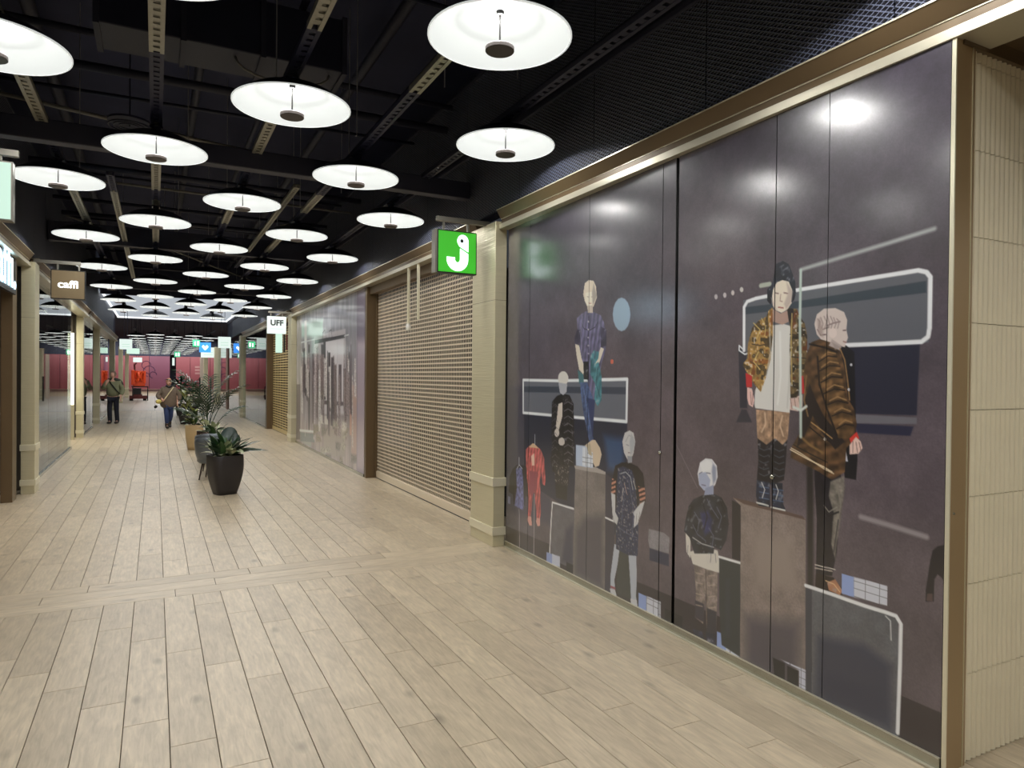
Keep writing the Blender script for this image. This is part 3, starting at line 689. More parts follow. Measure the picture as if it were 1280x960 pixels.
L;120,110,120;6;|6;1804,1280,1664,1109,1586,1015
P;196,180,170;14;;889,2264,844,2206,854,2146,886,2109,903,2142,876,2201
P;206,190,178;10;;995,2186,971,2148,948,2110,971,2121
P;176,158,152;18;;689,2038,659,2057,638,1984,637,1934,678,1961
L;150,132,130;6;|5;679,2043,664,2027,673,1994
L;150,132,130;6;|5;659,2048,644,2014,653,1993
L;150,132,130;6;|5;639,2053,624,2025,633,1992
L;150,132,130;6;|5;620,2058,605,2011,614,1991
L;150,132,130;6;|5;600,2050,585,2022,595,1990
L;150,132,130;6;|5;581,2042,566,2009,575,1989
L;150,132,130;6;|5;562,2035,547,2020,556,1987
P;160,146,142;10;;588,1915,550,1897,531,1889,569,1878
P;150,156,178;16;;1457,1206,1413,1171,1412,1091,1447,1046,1463,1135
P;236,236,238;12;;1566,1173,1500,1206,1449,1192,1470,1144,1543,1125
P;176,178,184;14;;2311,1317,2260,1256,2288,1171,2317,1144,2329,1250
P;170,160,150;14;;2842,2486,2793,2378,2850,2306,2864,2411
L;150,118,112;3;|5;1143,1647,1135,1572
L;150,118,112;3;|5;1124,1638,1129,1572
L;150,118,112;3;|5;850,1618,838,1562
L;150,118,112;3;|5;823,1619,811,1558
L;150,118,112;3;|5;796,1624,779,1569
L;150,118,112;3;|5;459,1415,458,1359
L;150,118,112;3;|5;441,1413,432,1362
L;150,118,112;3;|5;424,1414,414,1375
L;130,126,128;3;|5;1671,623,1678,553
L;130,126,128;3;|5;1454,621,1460,564
L;130,126,128;3;|5;1418,630,1410,576
L;130,126,128;3;|5;2536,658,2513,607
L;130,126,128;3;|5;2231,732,2239,654
L;130,126,128;3;|5;2193,751,2211,672
L;70,52,34;4;|8;1135,1928,1074,1917,1014,1924
L;70,52,34;4;|6;1146,1825,1084,1796,1036,1810
L;214,190,120;5;|6;1125,2050,1075,2009,1099,1955
L;214,190,120;5;|6;1085,1880,1121,1825,1071,1778
L;214,190,120;5;|5;1064,2073,1034,2025,1039,1970
L;60,48,34;4;|8;856,1970,760,1957
L;190,166,104;4;|7;847,2084,850,1917,841,1698
L;60,48,34;4;|8;843,1847,752,1836
L;196,196,194;10;|6;1004,2014,996,1877,1023,1741
L;240,240,238;16;|7;929,1987,919,1741,939,1584
L;196,194,190;10;|7;854,1873,862,1697,871,1565
L;214,184,156;8;|9;1031,1530,1024,1466,1053,1418
L;214,184,156;8;|9;904,1518,920,1464,896,1408
L;90,66,52;5;|6;978,1542,976,1401
L;74,78,94;5;|5;1070,1324,1033,1314,998,1326
L;74,78,94;5;|5;958,1330,923,1320,889,1333
L;74,78,94;5;|5;1069,1287,1033,1277,998,1290
L;74,78,94;5;|5;957,1294,922,1284,889,1297
L;74,78,94;5;|5;1068,1250,1032,1240,997,1254
L;74,78,94;5;|5;956,1258,922,1249,888,1262
L;74,78,94;5;|5;1068,1213,1032,1204,996,1217
L;74,78,94;5;|5;956,1222,921,1213,888,1226
L;74,78,94;5;|5;1067,1176,1031,1167,996,1181
L;74,78,94;5;|5;955,1186,921,1177,887,1190
L;80,104,140;4;|5;1066,1102,994,1103
L;80,104,140;4;|5;965,1103,891,1105
L;80,104,140;4;|5;1065,1070,994,1072
L;80,104,140;4;|5;965,1072,891,1074
L;80,104,140;4;|5;1065,1037,993,1040
L;80,104,140;4;|5;964,1040,890,1043
L;206,208,210;4;|6;1048,1128,1024,1090,1041,1041
L;206,208,210;4;|6;943,1129,925,1096,941,1048
P;104,78,50;5;q;676,1868,607,1883,559,1840,524,1742,508,1621,470,1542,451,1479,478,1429,542,1424,582,1495,632,1596,673,1700
L;34,26,22;6;|11;676,1843,663,1700,612,1568,552,1440
L;36,27,22;4;|7;665,1818,612,1846,559,1840
L;168,132,88;6;|6;651,1838,612,1866,568,1857
L;36,27,22;4;|7;664,1767,601,1796,539,1791
L;168,132,88;6;|6;650,1788,601,1817,549,1808
L;36,27,22;4;|7;653,1708,588,1738,524,1734
L;168,132,88;6;|6;639,1729,588,1759,534,1750
L;36,27,22;4;|7;633,1650,570,1676,509,1670
L;168,132,88;6;|6;618,1671,571,1697,519,1686
L;36,27,22;4;|7;612,1593,550,1616,490,1606
L;168,132,88;6;|6;598,1614,551,1636,499,1621
L;36,27,22;4;|7;582,1536,524,1560,466,1550
L;168,132,88;6;|6;568,1557,524,1580,475,1566
L;36,27,22;4;|7;553,1472,504,1500,456,1495
L;168,132,88;6;|6;539,1494,504,1520,465,1510
L;150,116,76;4;|7;540,1881,512,1823,491,1702,481,1622
L;28,22,20;5;|9;728,1912,637,1892,559,1865
L;180,142,92;5;|6;710,1495,629,1450,580,1421
L;30,24,20;4;|7;720,1469,639,1420,590,1403
P;196,190,180;3;;616,1414,617,1410,618,1408,621,1405,624,1405,627,1405,629,1407,631,1409,632,1412,631,1416,630,1418,627,1420,624,1421,621,1421,618,1419,617,1417
L;224,206,174;3;|7;845,1337,728,1297,626,1267,578,1248
L;34,26,22;4;|6;824,1365,708,1325,607,1294
L;140,108,68;8;|8;746,1742,759,1613,732,1528
L;150,116,70;14;|10;782,1417,719,1375,637,1341
P;206,206,214;3;;468,1798,468,1796,470,1793,472,1792,474,1791,477,1792,479,1793,481,1796,481,1799,481,1801,479,1804,477,1805,475,1806,472,1805,470,1804,468,1801
P;206,206,214;3;;479,1674,480,1671,481,1669,483,1667,486,1667,489,1667,491,1669,492,1671,493,1674,493,1677,491,1679,489,1681,486,1681,484,1681,481,1679,480,1677
L;140,134,124;8;|7;548,1186,523,1092,544,966
L;20,18,22;6;|9;623,1033,593,1018,536,1049
L;150,146,136;4;|5;623,1067,593,1039,546,1072
L;70,66,68;6;|8;561,839,548,924,536,1008
L;220,214,206;3;|5;673,745,550,751
L;232,196,150;3;|5;607,678,558,675,520,644
L;96,104,128;7;|6;1614,855,1567,812,1581,737
L;96,104,128;7;|6;1496,958,1451,904,1394,855
L;96,104,128;7;|6;1409,922,1366,870,1393,795
L;96,104,128;7;|6;1627,769,1581,716,1506,691
L;96,104,128;7;|6;1478,778,1434,736,1447,663
L;18,18,26;8;|8;1539,930,1494,846,1522,759
L;18,18,26;8;|8;1382,966,1339,904
L;18,18,26;8;|8;1644,849,1659,784
L;70,60,54;4;|6;1502,508,1493,368,1482,167
L;190,172,156;6;|5;1591,464,1531,470
L;190,172,156;6;|5;1473,475,1416,495
L;190,172,156;6;|5;1590,402,1530,408
L;190,172,156;6;|5;1472,414,1415,435
L;190,172,156;6;|5;1589,330,1529,337
L;190,172,156;6;|5;1470,343,1413,365
L;190,172,156;6;|5;1588,257,1528,265
L;190,172,156;6;|5;1469,273,1412,295
L;104,112,140;7;|5;2436,950,2392,835,2420,649
L;104,112,140;7;|5;2334,964,2270,737,2286,556
L;104,112,140;7;|5;2450,583,2326,560,2228,557
L;190,150,130;3;|4;2394,931,2352,854
L;200,196,190;4;|5;2404,894,2422,794
L;120,118,128;5;|6;3291,1492,3224,1515,3144,1491
L;104,102,112;5;|5;3501,1455,3444,1486,3401,1459
L;120,118,128;5;|6;3290,1430,3223,1453,3143,1430
L;104,102,112;5;|5;3500,1391,3443,1422,3400,1396
L;120,118,128;5;|6;3288,1367,3221,1392,3142,1369
L;104,102,112;5;|5;3498,1326,3441,1358,3398,1333
L;120,118,128;5;|6;3287,1305,3220,1330,3141,1308
L;104,102,112;5;|5;3497,1262,3440,1294,3397,1269
L;120,118,128;5;|6;3286,1242,3219,1268,3139,1247
L;104,102,112;5;|5;3496,1198,3439,1231,3396,1206
L;120,118,128;5;|6;3284,1180,3218,1206,3138,1186
L;104,102,112;5;|5;3494,1133,3437,1167,3394,1142
L;120,118,128;5;|6;3283,1118,3216,1145,3137,1125
L;104,102,112;5;|5;3493,1069,3436,1103,3393,1079
L;120,118,128;5;|6;3282,1055,3215,1083,3136,1064
L;104,102,112;5;|5;3492,1005,3435,1039,3392,1015
L;120,118,128;5;|6;3281,993,3214,1021,3134,1003
L;104,102,112;5;|5;3490,940,3434,975,3391,952
P;206,200,214;3;;2902,2180,2903,2177,2905,2175,2909,2173,2913,2173,2917,2174,2921,2176,2923,2178,2924,2181,2923,2184,2921,2187,2918,2188,2913,2189,2909,2188,2906,2186,2903,2183
P;206,200,214;3;;2901,2115,2902,2112,2904,2109,2908,2108,2912,2107,2916,2108,2920,2110,2922,2113,2923,2116,2922,2119,2920,2121,2916,2123,2912,2123,2908,2122,2904,2120,2902,2118
P;206,200,214;3;;2900,2049,2901,2046,2903,2044,2906,2042,2910,2042,2915,2043,2918,2045,2921,2047,2922,2050,2921,2053,2918,2056,2915,2057,2911,2058,2907,2057,2903,2055,2901,2052
P;206,200,214;3;;2898,1984,2899,1981,2902,1979,2905,1977,2909,1977,2913,1977,2917,1979,2919,1982,2920,1985,2919,1988,2917,1990,2914,1992,2909,1992,2905,1992,2902,1990,2899,1987
P;206,200,214;3;;2897,1919,2898,1916,2900,1913,2904,1912,2908,1911,2912,1912,2916,1914,2918,1916,2919,1919,2918,1922,2916,1925,2912,1926,2908,1927,2904,1926,2900,1924,2898,1922
L;150,146,176;8;|6;3006,2227,3028,2069,2999,1868
L;84,80,110;7;|6;2812,2187,2785,1993,2829,1833
L;110,160,168;5;|5;2842,1891,2782,1826,2803,1698,2753,1545
L;40,84,96;5;|6;2759,1813,2791,1672,2731,1571
L;120,140,184;6;|5;2982,1643,2930,1506,2866,1314
L;150,60,64;6;|6;3826,1013,3805,761,3819,654
L;236,140,132;7;|5;3938,956,3917,745
L;236,140,132;7;|5;3731,978,3741,695
L;226,228,230;6;|5;270,601,245,586,240,497
L;168,172,172;14;|20;792,2317,548,2345,286,2374,64,2401
L;190,206,198;9;|17;792,2313,793,2045,779,1525,777,1413
L;214,220,214;8;|15;828,1571,779,1556,743,1579
P;186,176,178;5;;1425,2234,1426,2228,1429,2223,1434,2220,1439,2219,1444,2221,1449,2225,1452,2231,1454,2237,1453,2243,1450,2248,1445,2251,1440,2251,1434,2250,1430,2246,1426,2240
P;196,186,188;5;;1349,2236,1350,2230,1353,2225,1357,2222,1362,2222,1368,2223,1372,2227,1375,2233,1377,2239,1376,2245,1373,2250,1368,2253,1363,2253,1358,2252,1353,2248,1350,2242
P;206,196,194;5;;1282,2244,1283,2238,1286,2233,1290,2230,1295,2230,1300,2231,1305,2235,1308,2241,1309,2247,1308,2252,1305,2257,1301,2260,1296,2261,1290,2259,1286,2255,1283,2250
P;206,200,196;5;;1209,2255,1210,2249,1213,2245,1218,2242,1223,2241,1229,2243,1233,2247,1237,2252,1238,2258,1237,2264,1234,2269,1229,2271,1224,2272,1218,2270,1214,2266,1210,2261
L;178,184,170;8;|26;1074,2263,1008,2265
P;210,110,90;4;;2548,1848,2549,1841,2554,1835,2561,1831,2569,1830,2577,1831,2585,1835,2589,1841,2591,1849,2590,1856,2585,1862,2578,1866,2570,1867,2562,1865,2554,1861,2550,1855'''
ART2 = '''P;120,108,124;20;;581,3236,-205,3256,-298,-39,487,5
P;176,160,172;160;;613,2421,-130,2385,-198,-13,542,-2
P;190,182,186;20;;4417,2608,1388,2609,1361,1713,4380,1525
P;160,165,160;15;;6034,80,4608,59,4617,333,6045,356
P;196,226,214;120;;6033,3042,3394,2965,3379,2489,6017,2607
P;220,214,218;60;;3378,2472,1510,2450,1465,962,3325,861
P;66,60,68;10;b;4322,2513,1448,2492,1446,2432,4319,2424
P;88,74,88;25;;6654,1495,6086,1502,6036,120,6601,71
P;70,62,60;25;;5077,2453,4881,2445,4810,410,5005,395
P;100,86,84;25;;4583,2069,4307,2064,4258,631,4533,613
P;84,70,84;25;;4125,1972,3862,1969,3836,1182,4098,1174
P;74,66,74;25;;3622,2397,3135,2378,3097,1207,3582,1191
P;64,58,66;25;;3378,2472,3138,2462,3097,1207,3336,1199
P;60,52,58;25;;2897,2204,2671,2197,2632,980,2857,969
P;90,80,84;25;;2436,1710,2293,1711,2248,285,2390,272
P;98,88,96;25;;1954,1944,1688,1941,1663,1134,1928,1123
P;78,70,78;25;;1556,1864,1366,1862,1344,1147,1534,1139
P;226,226,220;25;;5606,3051,5297,3030,5250,1703,5558,1702
P;214,206,196;25;;3865,2056,3695,2053,3643,498,3813,485
P;220,214,208;25;;2660,1872,2441,1871,2410,911,2629,899
P;208,160,140;25;;1042,1277,865,1283,846,636,1023,622
P;130,140,144;25;;731,645,506,663,492,173,716,147
P;230,224,216;25;;3656,877,2779,890,2773,694,3649,670
P;214,208,196;25;;2629,899,1922,906,1915,690,2622,672
P;96,84,92;25;;3336,1199,1410,1235,1407,1145,3333,1098
P;112,126,128;25;;6043,317,4251,416,4243,201,6034,80
P;226,232,228;25;;6156,388,4253,487,4251,416,6154,309
P;190,160,150;25;;933,1570,532,1547,495,285,894,271
P;170,160,152;25;;3317,607,1394,712,1378,190,3297,15
P;110,98,104;40;s;4488,2143,4376,2158,4291,1268,4497,1317
P;84,74,82;40;s;5966,2260,5730,2273,5626,1156,5972,1204
P;110,98,104;40;s;4580,2232,4379,2245,4294,1336,4589,1384
P;188,176,178;40;s;4337,2406,4063,2413,3965,1068,4329,1107
P;150,136,138;40;s;1536,2129,1446,2142,1374,1014,1529,1051
P;66,60,66;40;s;5474,1954,5236,1970,5149,1184,5489,1231
P;188,176,178;40;s;4404,1745,4258,1763,4152,232,4390,265
P;206,198,196;40;s;6048,1934,5870,1952,5781,1263,6070,1315
P;188,176,178;40;s;3435,2096,3248,2109,3173,1270,3442,1313
P;188,176,178;40;s;4349,2366,4102,2375,4009,1200,4347,1243
P;206,198,196;40;s;2866,1906,2684,1921,2614,1126,2873,1165
P;66,60,66;40;s;5618,1984,5308,1999,5221,1250,5635,1296
P;150,136,138;40;s;3767,2179,3546,2191,3456,964,3762,1001
P;206,198,196;40;s;5386,2290,5271,2306,5177,1356,5395,1408
P;150,136,138;40;s;5238,2239,4936,2250,4862,1769,5264,1826
P;150,136,138;40;s;1987,1740,1788,1755,1710,511,1977,536
P;222,216,212;40;s;5959,1727,5784,1747,5684,766,5969,811
P;206,198,196;40;s;1269,1903,1092,1916,1037,1255,1276,1292
P;66,60,66;40;s;1141,2154,1043,2166,975,1091,1135,1128
P;150,136,138;40;s;3917,2377,3829,2391,3749,1514,3924,1564
P;206,198,196;40;s;726,2035,598,2046,543,1308,728,1345
P;66,60,66;40;s;5285,1902,5171,1920,5082,1081,5298,1130
P;84,74,82;40;s;2427,1978,2270,1991,2199,1064,2428,1102
P;206,198,196;40;s;5224,1874,5010,1891,4926,1174,5242,1221
P;222,216,212;40;s;3088,2102,2970,2116,2900,1405,3098,1450
P;206,198,196;40;s;3272,2094,3081,2107,3006,1227,3277,1269
P;206,198,196;40;s;5881,2294,5715,2309,5629,1691,5904,1749
P;150,136,138;40;s;3420,2167,3293,2181,3195,666,3404,703
P;84,74,82;40;s;2635,2097,2403,2108,2315,666,2620,693
P;66,60,66;40;s;3005,2233,2913,2247,2820,781,2990,821
P;222,216,212;40;s;3868,1847,3661,1863,3567,549,3860,581
P;222,216,212;40;s;2819,1915,2637,1930,2564,1028,2822,1066
P;206,198,196;40;s;877,1731,810,1746,736,406,862,437
P;84,74,82;40;s;5790,2381,5478,2390,5377,1301,5795,1349
P;222,216,212;40;s;1237,2030,1085,2042,1020,1066,1233,1100
P;84,74,82;40;s;1009,2294,922,2305,848,983,995,1019
P;222,216,212;40;s;2413,2097,2302,2110,2218,792,2402,828
P;150,136,138;40;s;1197,1785,1064,1800,1005,1042,1200,1076
P;128,112,112;40;s;1450,1842,1310,1856,1232,506,1435,533
P;188,176,178;40;s;5909,2019,5794,2037,5702,1238,5926,1290
P;84,74,82;40;s;2423,2118,2330,2132,2246,813,2412,851
P;128,112,112;40;s;4121,2363,3966,2375,3859,730,4102,769
P;128,112,112;40;s;3622,2182,3397,2193,3319,1280,3627,1322
P;150,136,138;40;s;1305,2261,1190,2272,1113,931,1291,965
P;110,98,104;40;s;2896,1803,2748,1819,2660,457,2884,488
P;128,112,112;40;s;2318,1942,2104,1955,2017,517,2302,541
P;214,206,196;60;s;3368,179,2953,186,3043,-64,3362,-12
P;140,132,116;60;s;1439,769,993,771,1245,609,1433,568
P;170,164,150;60;s;3054,279,2586,289,2583,112,3048,97
P;140,132,116;60;s;4422,638,3795,643,3823,470,4411,329
P;120,116,110;60;s;3144,106,2489,140,2673,-63,3136,-131
P;120,116,110;60;s;3540,633,2831,648,3125,440,3532,392
P;120,116,110;60;s;2191,431,1623,450,1826,233,2185,250
P;170,164,150;60;s;2445,834,1962,831,1853,684,2439,646
P;140,132,116;60;s;4716,-28,4149,-7,4022,-119,4709,-241
P;214,206,196;60;s;1629,878,1218,873,1245,681,1621,615
P;140,132,116;60;s;1823,196,1558,194,1433,-43,1818,39
P;170,164,150;60;s;1722,443,1196,460,1431,261,1717,287
P;170,164,150;60;s;3651,198,2973,228,3202,24,3641,-81
P;140,132,116;60;s;4109,452,3717,447,3389,277,4101,211
P;170,164,150;60;s;1570,650,1147,653,1317,538,1561,382
P;120,116,110;60;s;940,324,458,345,504,175,934,116
L;214,220,220;8;|30;5977,1504,6014,2528,4323,2531
L;220,224,222;8;|22;1138,2477,1510,2465,1501,2164
L;224,226,220;8;|30;5403,270,5243,1513,5297,3030
L;60,54,62;8;|20;3460,2493,3465,2629,3224,2684,3060,2475
L;60,54,62;8;|20;2830,2497,2835,2629,2611,2649,2533,2483'''
rg = np.random.default_rng(5)
def vnoise(u, v, s, seed):
    g = np.random.default_rng(seed).random((256, 256)); a = u/s; b = v/s
    i = np.floor(a).astype(int); j = np.floor(b).astype(int); fa = a-i; fb = b-j; fa = fa*fa*(3-2*fa); fb = fb*fb*(3-2*fb)
    G_ = lambda p, q: g[p % 256, q % 256]
    return (G_(i, j)*(1-fa)+G_(i+1, j)*fa)*(1-fb)+(G_(i, j+1)*(1-fa)+G_(i+1, j+1)*fa)*fb
def segd(u, v, a, b):
    ax, ay = a; bx, by = b; dx, dy = bx-ax, by-ay; L2 = dx*dx+dy*dy+1e-9
    t_ = np.clip(((u-ax)*dx+(v-ay)*dy)/L2, 0, 1); return np.hypot(u-ax-t_*dx, v-ay-t_*dy)
def tex(col, t_, u, v):
    k = np.ones_like(u)
    c = np.repeat(np.array(col, float)[None], len(u), 0)
    if 'f' in t_:
        n = vnoise(u+.4*v, v, 35, 11); n2 = vnoise(u, v+.3*u, 14, 12); k = .7+.5*n; c = c*k[:, None]; hl = np.clip((n*.6+n2*.6-.80)*4, 0, 1)[:, None]; c = c*(1-hl*.6)+np.array([170, 172, 180])*hl*.6
    if 'q' in t_:
        n = .5+.5*np.sin(v/11+u/30+5*vnoise(u, v, 110, 3)); c = c*(.82+.28*n**1.5)[:, None]*(.7+.6*vnoise(u, v, 22, 9))[:, None]
    if 'c' in t_:
        n = vnoise(u, v, 32, 21); n2 = vnoise(u, v, 13, 22); c = c*(.75+.6*n2)[:, None]; d = (n > .66)[:, None]; c = np.where(d, c*.5, c); d = (n < .26)[:, None]; c = np.where(d, c*.7+np.array([30, 0, -10]), c); c = np.where((n2 > .84)[:, None], c*.4+130, c)
    if 'm' in t_:
        n = vnoise(u, v+.5*u, 50, 31); n2 = vnoise(u+.6*v, v, 22, 32); c = c*(.6+.9*n)[:, None]; d = np.clip((n2-.74)*7, 0, 1)[:, None]; c = c*(1-.5*d)+np.array([130, 140, 150])*d*.5
    if 'k' in t_:
        n = vnoise(u, v, 12, 41); c = np.where((n > .78)[:, None], c*.5+np.array([100, 96, 92]), c*(.8+.5*n)[:, None])
    if 's' in t_: c = c*(.7+.6*vnoise(u, v, 20, 51))[:, None]
    if 'p' in t_: c = c*(.78+.28*vnoise(u+.3*v, v, 30, 61)+.14*np.sin(u/9+v/40))[:, None]
    if 'j' in t_: g_ = .5+.5*np.sin(v/9+u/16+4*vnoise(u, v, 70, 70)); c = c*(.74+.40*vnoise(u*1.5, v*.7, 34, 71)+.10*g_)[:, None]; c = c*(.9+.2*vnoise(u, v, 9, 72))[:, None]
    if 'b' in t_: c = np.where((np.sin(v/5.5+u/14) > .1)[:, None], c, c*.3)
    if 'g' in t_:
        gx = ((u+.35*0) % 75 < 6); gy = ((v+.0*u) % 38 < 4); c = np.where((gx | gy)[:, None], c*.62, c)
    if 'v' in t_: c = c*(.92+.14*vnoise(u, v, 60, 81))[:, None]*(.93+.14*vnoise(u, v, 7, 82))[:, None]
    return c
def paint(U, V, art, base):
    """U,V in mm on the wall; returns sRGB 0..255"""
    col = base(U, V)
    for ln in art.strip().split('\n'):
        k, c, s, t_, q = ln.split(';'); c = [int(a) for a in c.split(',')]; s = max(float(s), 1.5); q = np.array([int(a) for a in q.split(',')], float).reshape(-1, 2)
        wd = 0
        if k == 'L': t_, wd = t_.split('|'); wd = float(wd)/2
        m_ = s+wd+2; sel = np.nonzero((U > q[:, 0].min()-m_) & (U < q[:, 0].max()+m_) & (V > q[:, 1].min()-m_) & (V < q[:, 1].max()+m_))[0]
        if not len(sel): continue
        u = U[sel]; v = V[sel]
        d = np.full(len(u), 1e9); n = len(q)
        if k == 'L':
            for i in range(n-1): d = np.minimum(d, segd(u, v, q[i], q[i+1]))
            a = np.clip((wd+s/2-d)/s, 0, 1)
        else:
            ins = np.zeros(len(u), bool)
            for i in range(n):
                x1, y1 = q[i]; x2, y2 = q[(i+1) % n]; d = np.minimum(d, segd(u, v, q[i], q[(i+1) % n]))
                if y1 != y2: ins ^= ((y1 > v) != (y2 > v)) & (u < (x2-x1)*(v-y1)/(y2-y1)+x1)
            sd = np.where(ins, d, -d); a = np.clip(sd/s+.5, 0, 1) if s < 15 else np.clip(sd/s+.12, 0, 1)
        cc = tex(c, t_, u, v) if t_ else np.array(c, float)[None]
        col[sel] = col[sel]*(1-a[:, None])+cc*a[:, None]
    return np.clip(col, 0, 255)
def srgb2lin(c):
    c = c/255.; return np.where(c <= .04045, c/12.92, ((c+.055)/1.055)**2.4)
def print_panel(name, org, dr, u0, u1, z0, z1, du, dv, art, base, m, gain, parent, th=.02):
    nu = max(2, int((u1-u0)/du)); nv = max(2, int((z1-z0)/dv)); us = np.linspace(u0, u1, nu+1); vs = np.linspace(z0, z1, nv+1)
    U, V = np.meshgrid(us, vs); U = U.ravel(); V = V.ravel(); N = len(U)
    co = np.empty((N+8, 3)); co[:N, 0] = org[0]+dr[0]*U; co[:N, 1] = org[1]+dr[1]*U; co[:N, 2] = V
    nx, ny = dr[1], -dr[0]
    cs = [(u0, z0), (u1, z0), (u1, z1), (u0, z1)]
    for i, (a, b) in enumerate(cs):
        co[N+i] = (org[0]+dr[0]*a, org[1]+dr[1]*a, b); co[N+4+i] = (org[0]+dr[0]*a+nx*th, org[1]+dr[1]*a+ny*th, b)
    i = np.arange(nv)[:, None]*(nu+1)+np.arange(nu)[None]; i = i.ravel()
    quads = np.stack([i, i+nu+1, i+nu+2, i+1], 1)
    ex = np.array([[N, N+4, N+7, N+3], [N+1, N+2, N+6, N+5], [N, N+1, N+5, N+4], [N+3, N+7, N+6, N+2], [N+4, N+5, N+6, N+7]])
    quads = np.concatenate([quads, ex]); nq = len(quads)
    me = bpy.data.meshes.new(name); me.vertices.add(len(co)); me.vertices.foreach_set('co', co.ravel())
    me.loops.add(nq*4); me.loops.foreach_set('vertex_index', quads.ravel().astype(np.int32)); me.polygons.add(nq)
    me.polygons.foreach_set('loop_start', np.arange(0, nq*4, 4, dtype=np.int32)); me.update(calc_edges=True)
    at = me.color_attributes.new('print', 'FLOAT_COLOR', 'POINT'); cc = np.ones((len(co), 4)); cc[:N, :3] = np.clip(srgb2lin(paint(U*1000, V*1000, art, base))*gain, 0, .9); cc[N:, :3] = .02
    at.data.foreach_set('color', cc.ravel()); me.materials.append(m); me.validate()
    return link(bpy.data.objects.new(name, me), parent)
def base1(u, v):
    n = vnoise(u, v, 260, 1)*.5+vnoise(u, v, 90, 2)*.3+vnoise(u, v, 30, 3)*.2; f = vnoise(u, v, 6, 4)
    t_ = np.clip((v-1400)/1800, 0, 1)[:, None]; s_ = np.clip((u-3000)/1400, 0, 1)[:, None]
    c = np.array([98, 87, 94])*(1-t_)+np.array([70, 64, 76])*t_; c = c*(1-.4*s_)+np.array([78, 80, 100])*.4*s_
    br = np.exp(-((u-1500)/500)**2-((v-2500)/500)**2)[:, None]; c = c*(1-.3*br)+np.array([98, 78, 76])*.3*br
    return c*(.76+.40*n)[:, None]*(.94+.12*f)[:, None]
def base2(u, v):
    t_ = np.clip(v/3300, 0, 1)[:, None]; c = np.array([168, 154, 152])*(1-t_)+np.array([150, 150, 160])*t_
    return c*(.85+.3*vnoise(u, v*.25, 160, 6))[:, None]*(.9+.2*vnoise(u, v*.2, 50, 7))[:, None]
OA = (3.085, 1.81); _d = Vector((3.174-3.085, 6.24-1.81)).normalized()
t = thing('mural_hoarding', 'large glossy dark mural of child mannequins on the right wall', 'mural', (0, 0, 0))
SE = [(0.0, .618, .0042, .004), (.622, .966, .0042, .004), (.972, 1.802, .0046, .0046), (1.832, 1.967, .006, .005), (1.974, 2.905, .0065, .0056), (2.910, 3.947, .0085, .0062), (3.952, 4.424, .009, .0065)]
GAIN1 = 1.0; GAIN2 = 1.0
for (a, b, du, dv) in SE: print_panel('panel', OA, _d, a, b, .058, 3.213, du, dv, ART1, base1, M_print, GAIN1, t)
def wallbox(mb, org, dr, u0, u1, off0, off1, z0, z1):   # off measured towards the corridor
    nx, ny = -dr[1], dr[0]; V = []
    for z in (z0, z1):
        for u, o_ in ((u0, off0), (u1, off0), (u1, off1), (u0, off1)): V.append((org[0]+dr[0]*u+nx*o_, org[1]+dr[1]*u+ny*o_, z))
    mb.add(V, [(0, 3, 2, 1), (4, 5, 6, 7), (0, 1, 5, 4), (1, 2, 6, 5), (2, 3, 7, 6), (3, 0, 4, 7)])
    return mb
wallbox(MB(), OA, _d, 0, 4.43, -.05, -.022, .0, 3.213).obj('backing', M_jet, t)
mb = wallbox(MB(), OA, _d, 0, 4.43, -.01, .012, .0, .056); mb.obj('sill', M_alu, t)
mb = wallbox(MB(), OA, _d, 0, 4.43, .012, .03, .0, .008); wallbox(mb, OA, _d, 0, 4.43, -.005, .014, .0545, .0585); mb.obj('sill_edge', M_lip, t)
for u, z in ((1.97, 1.205), (.968, 1.17)):
    q = MB().lathe([(0, 0), (.013, 0), (.013, .008), (.006, .011), (0, .011)], 14)
    q.V = [(OA[0]+_d[0]*u-v[2]-.001, OA[1]+_d[1]*u+v[0], z+v[1]) for v in q.V]; q.obj('lock', M_alu, t, True)
# pale mural further on
OB = (3.153, 11.52); _e = Vector((3.206-3.153, 18.18-11.46)).normalized()
t = thing('mural_hoarding', 'pale glossy mural of hanging clothes past the roller shutter', 'mural', (0, 0, 0))
for a, b in ((0, .50), (.505, 1.33), (1.335, 2.05), (2.055, 3.4), (3.405, 4.64), (4.645, 6.64)):
    print_panel('panel', OB, _e, a, b, .05, 3.213, .03, .012, ART2, base2, M_print2, GAIN2, t)
wallbox(MB(), OB, _e, 0, 6.66, -.05, -.022, 0, 3.213).obj('backing', M_jet, t)
wallbox(MB(), OB, _e, 0, 6.66, -.01, .014, 0, .05).obj('sill', M_alu, t)
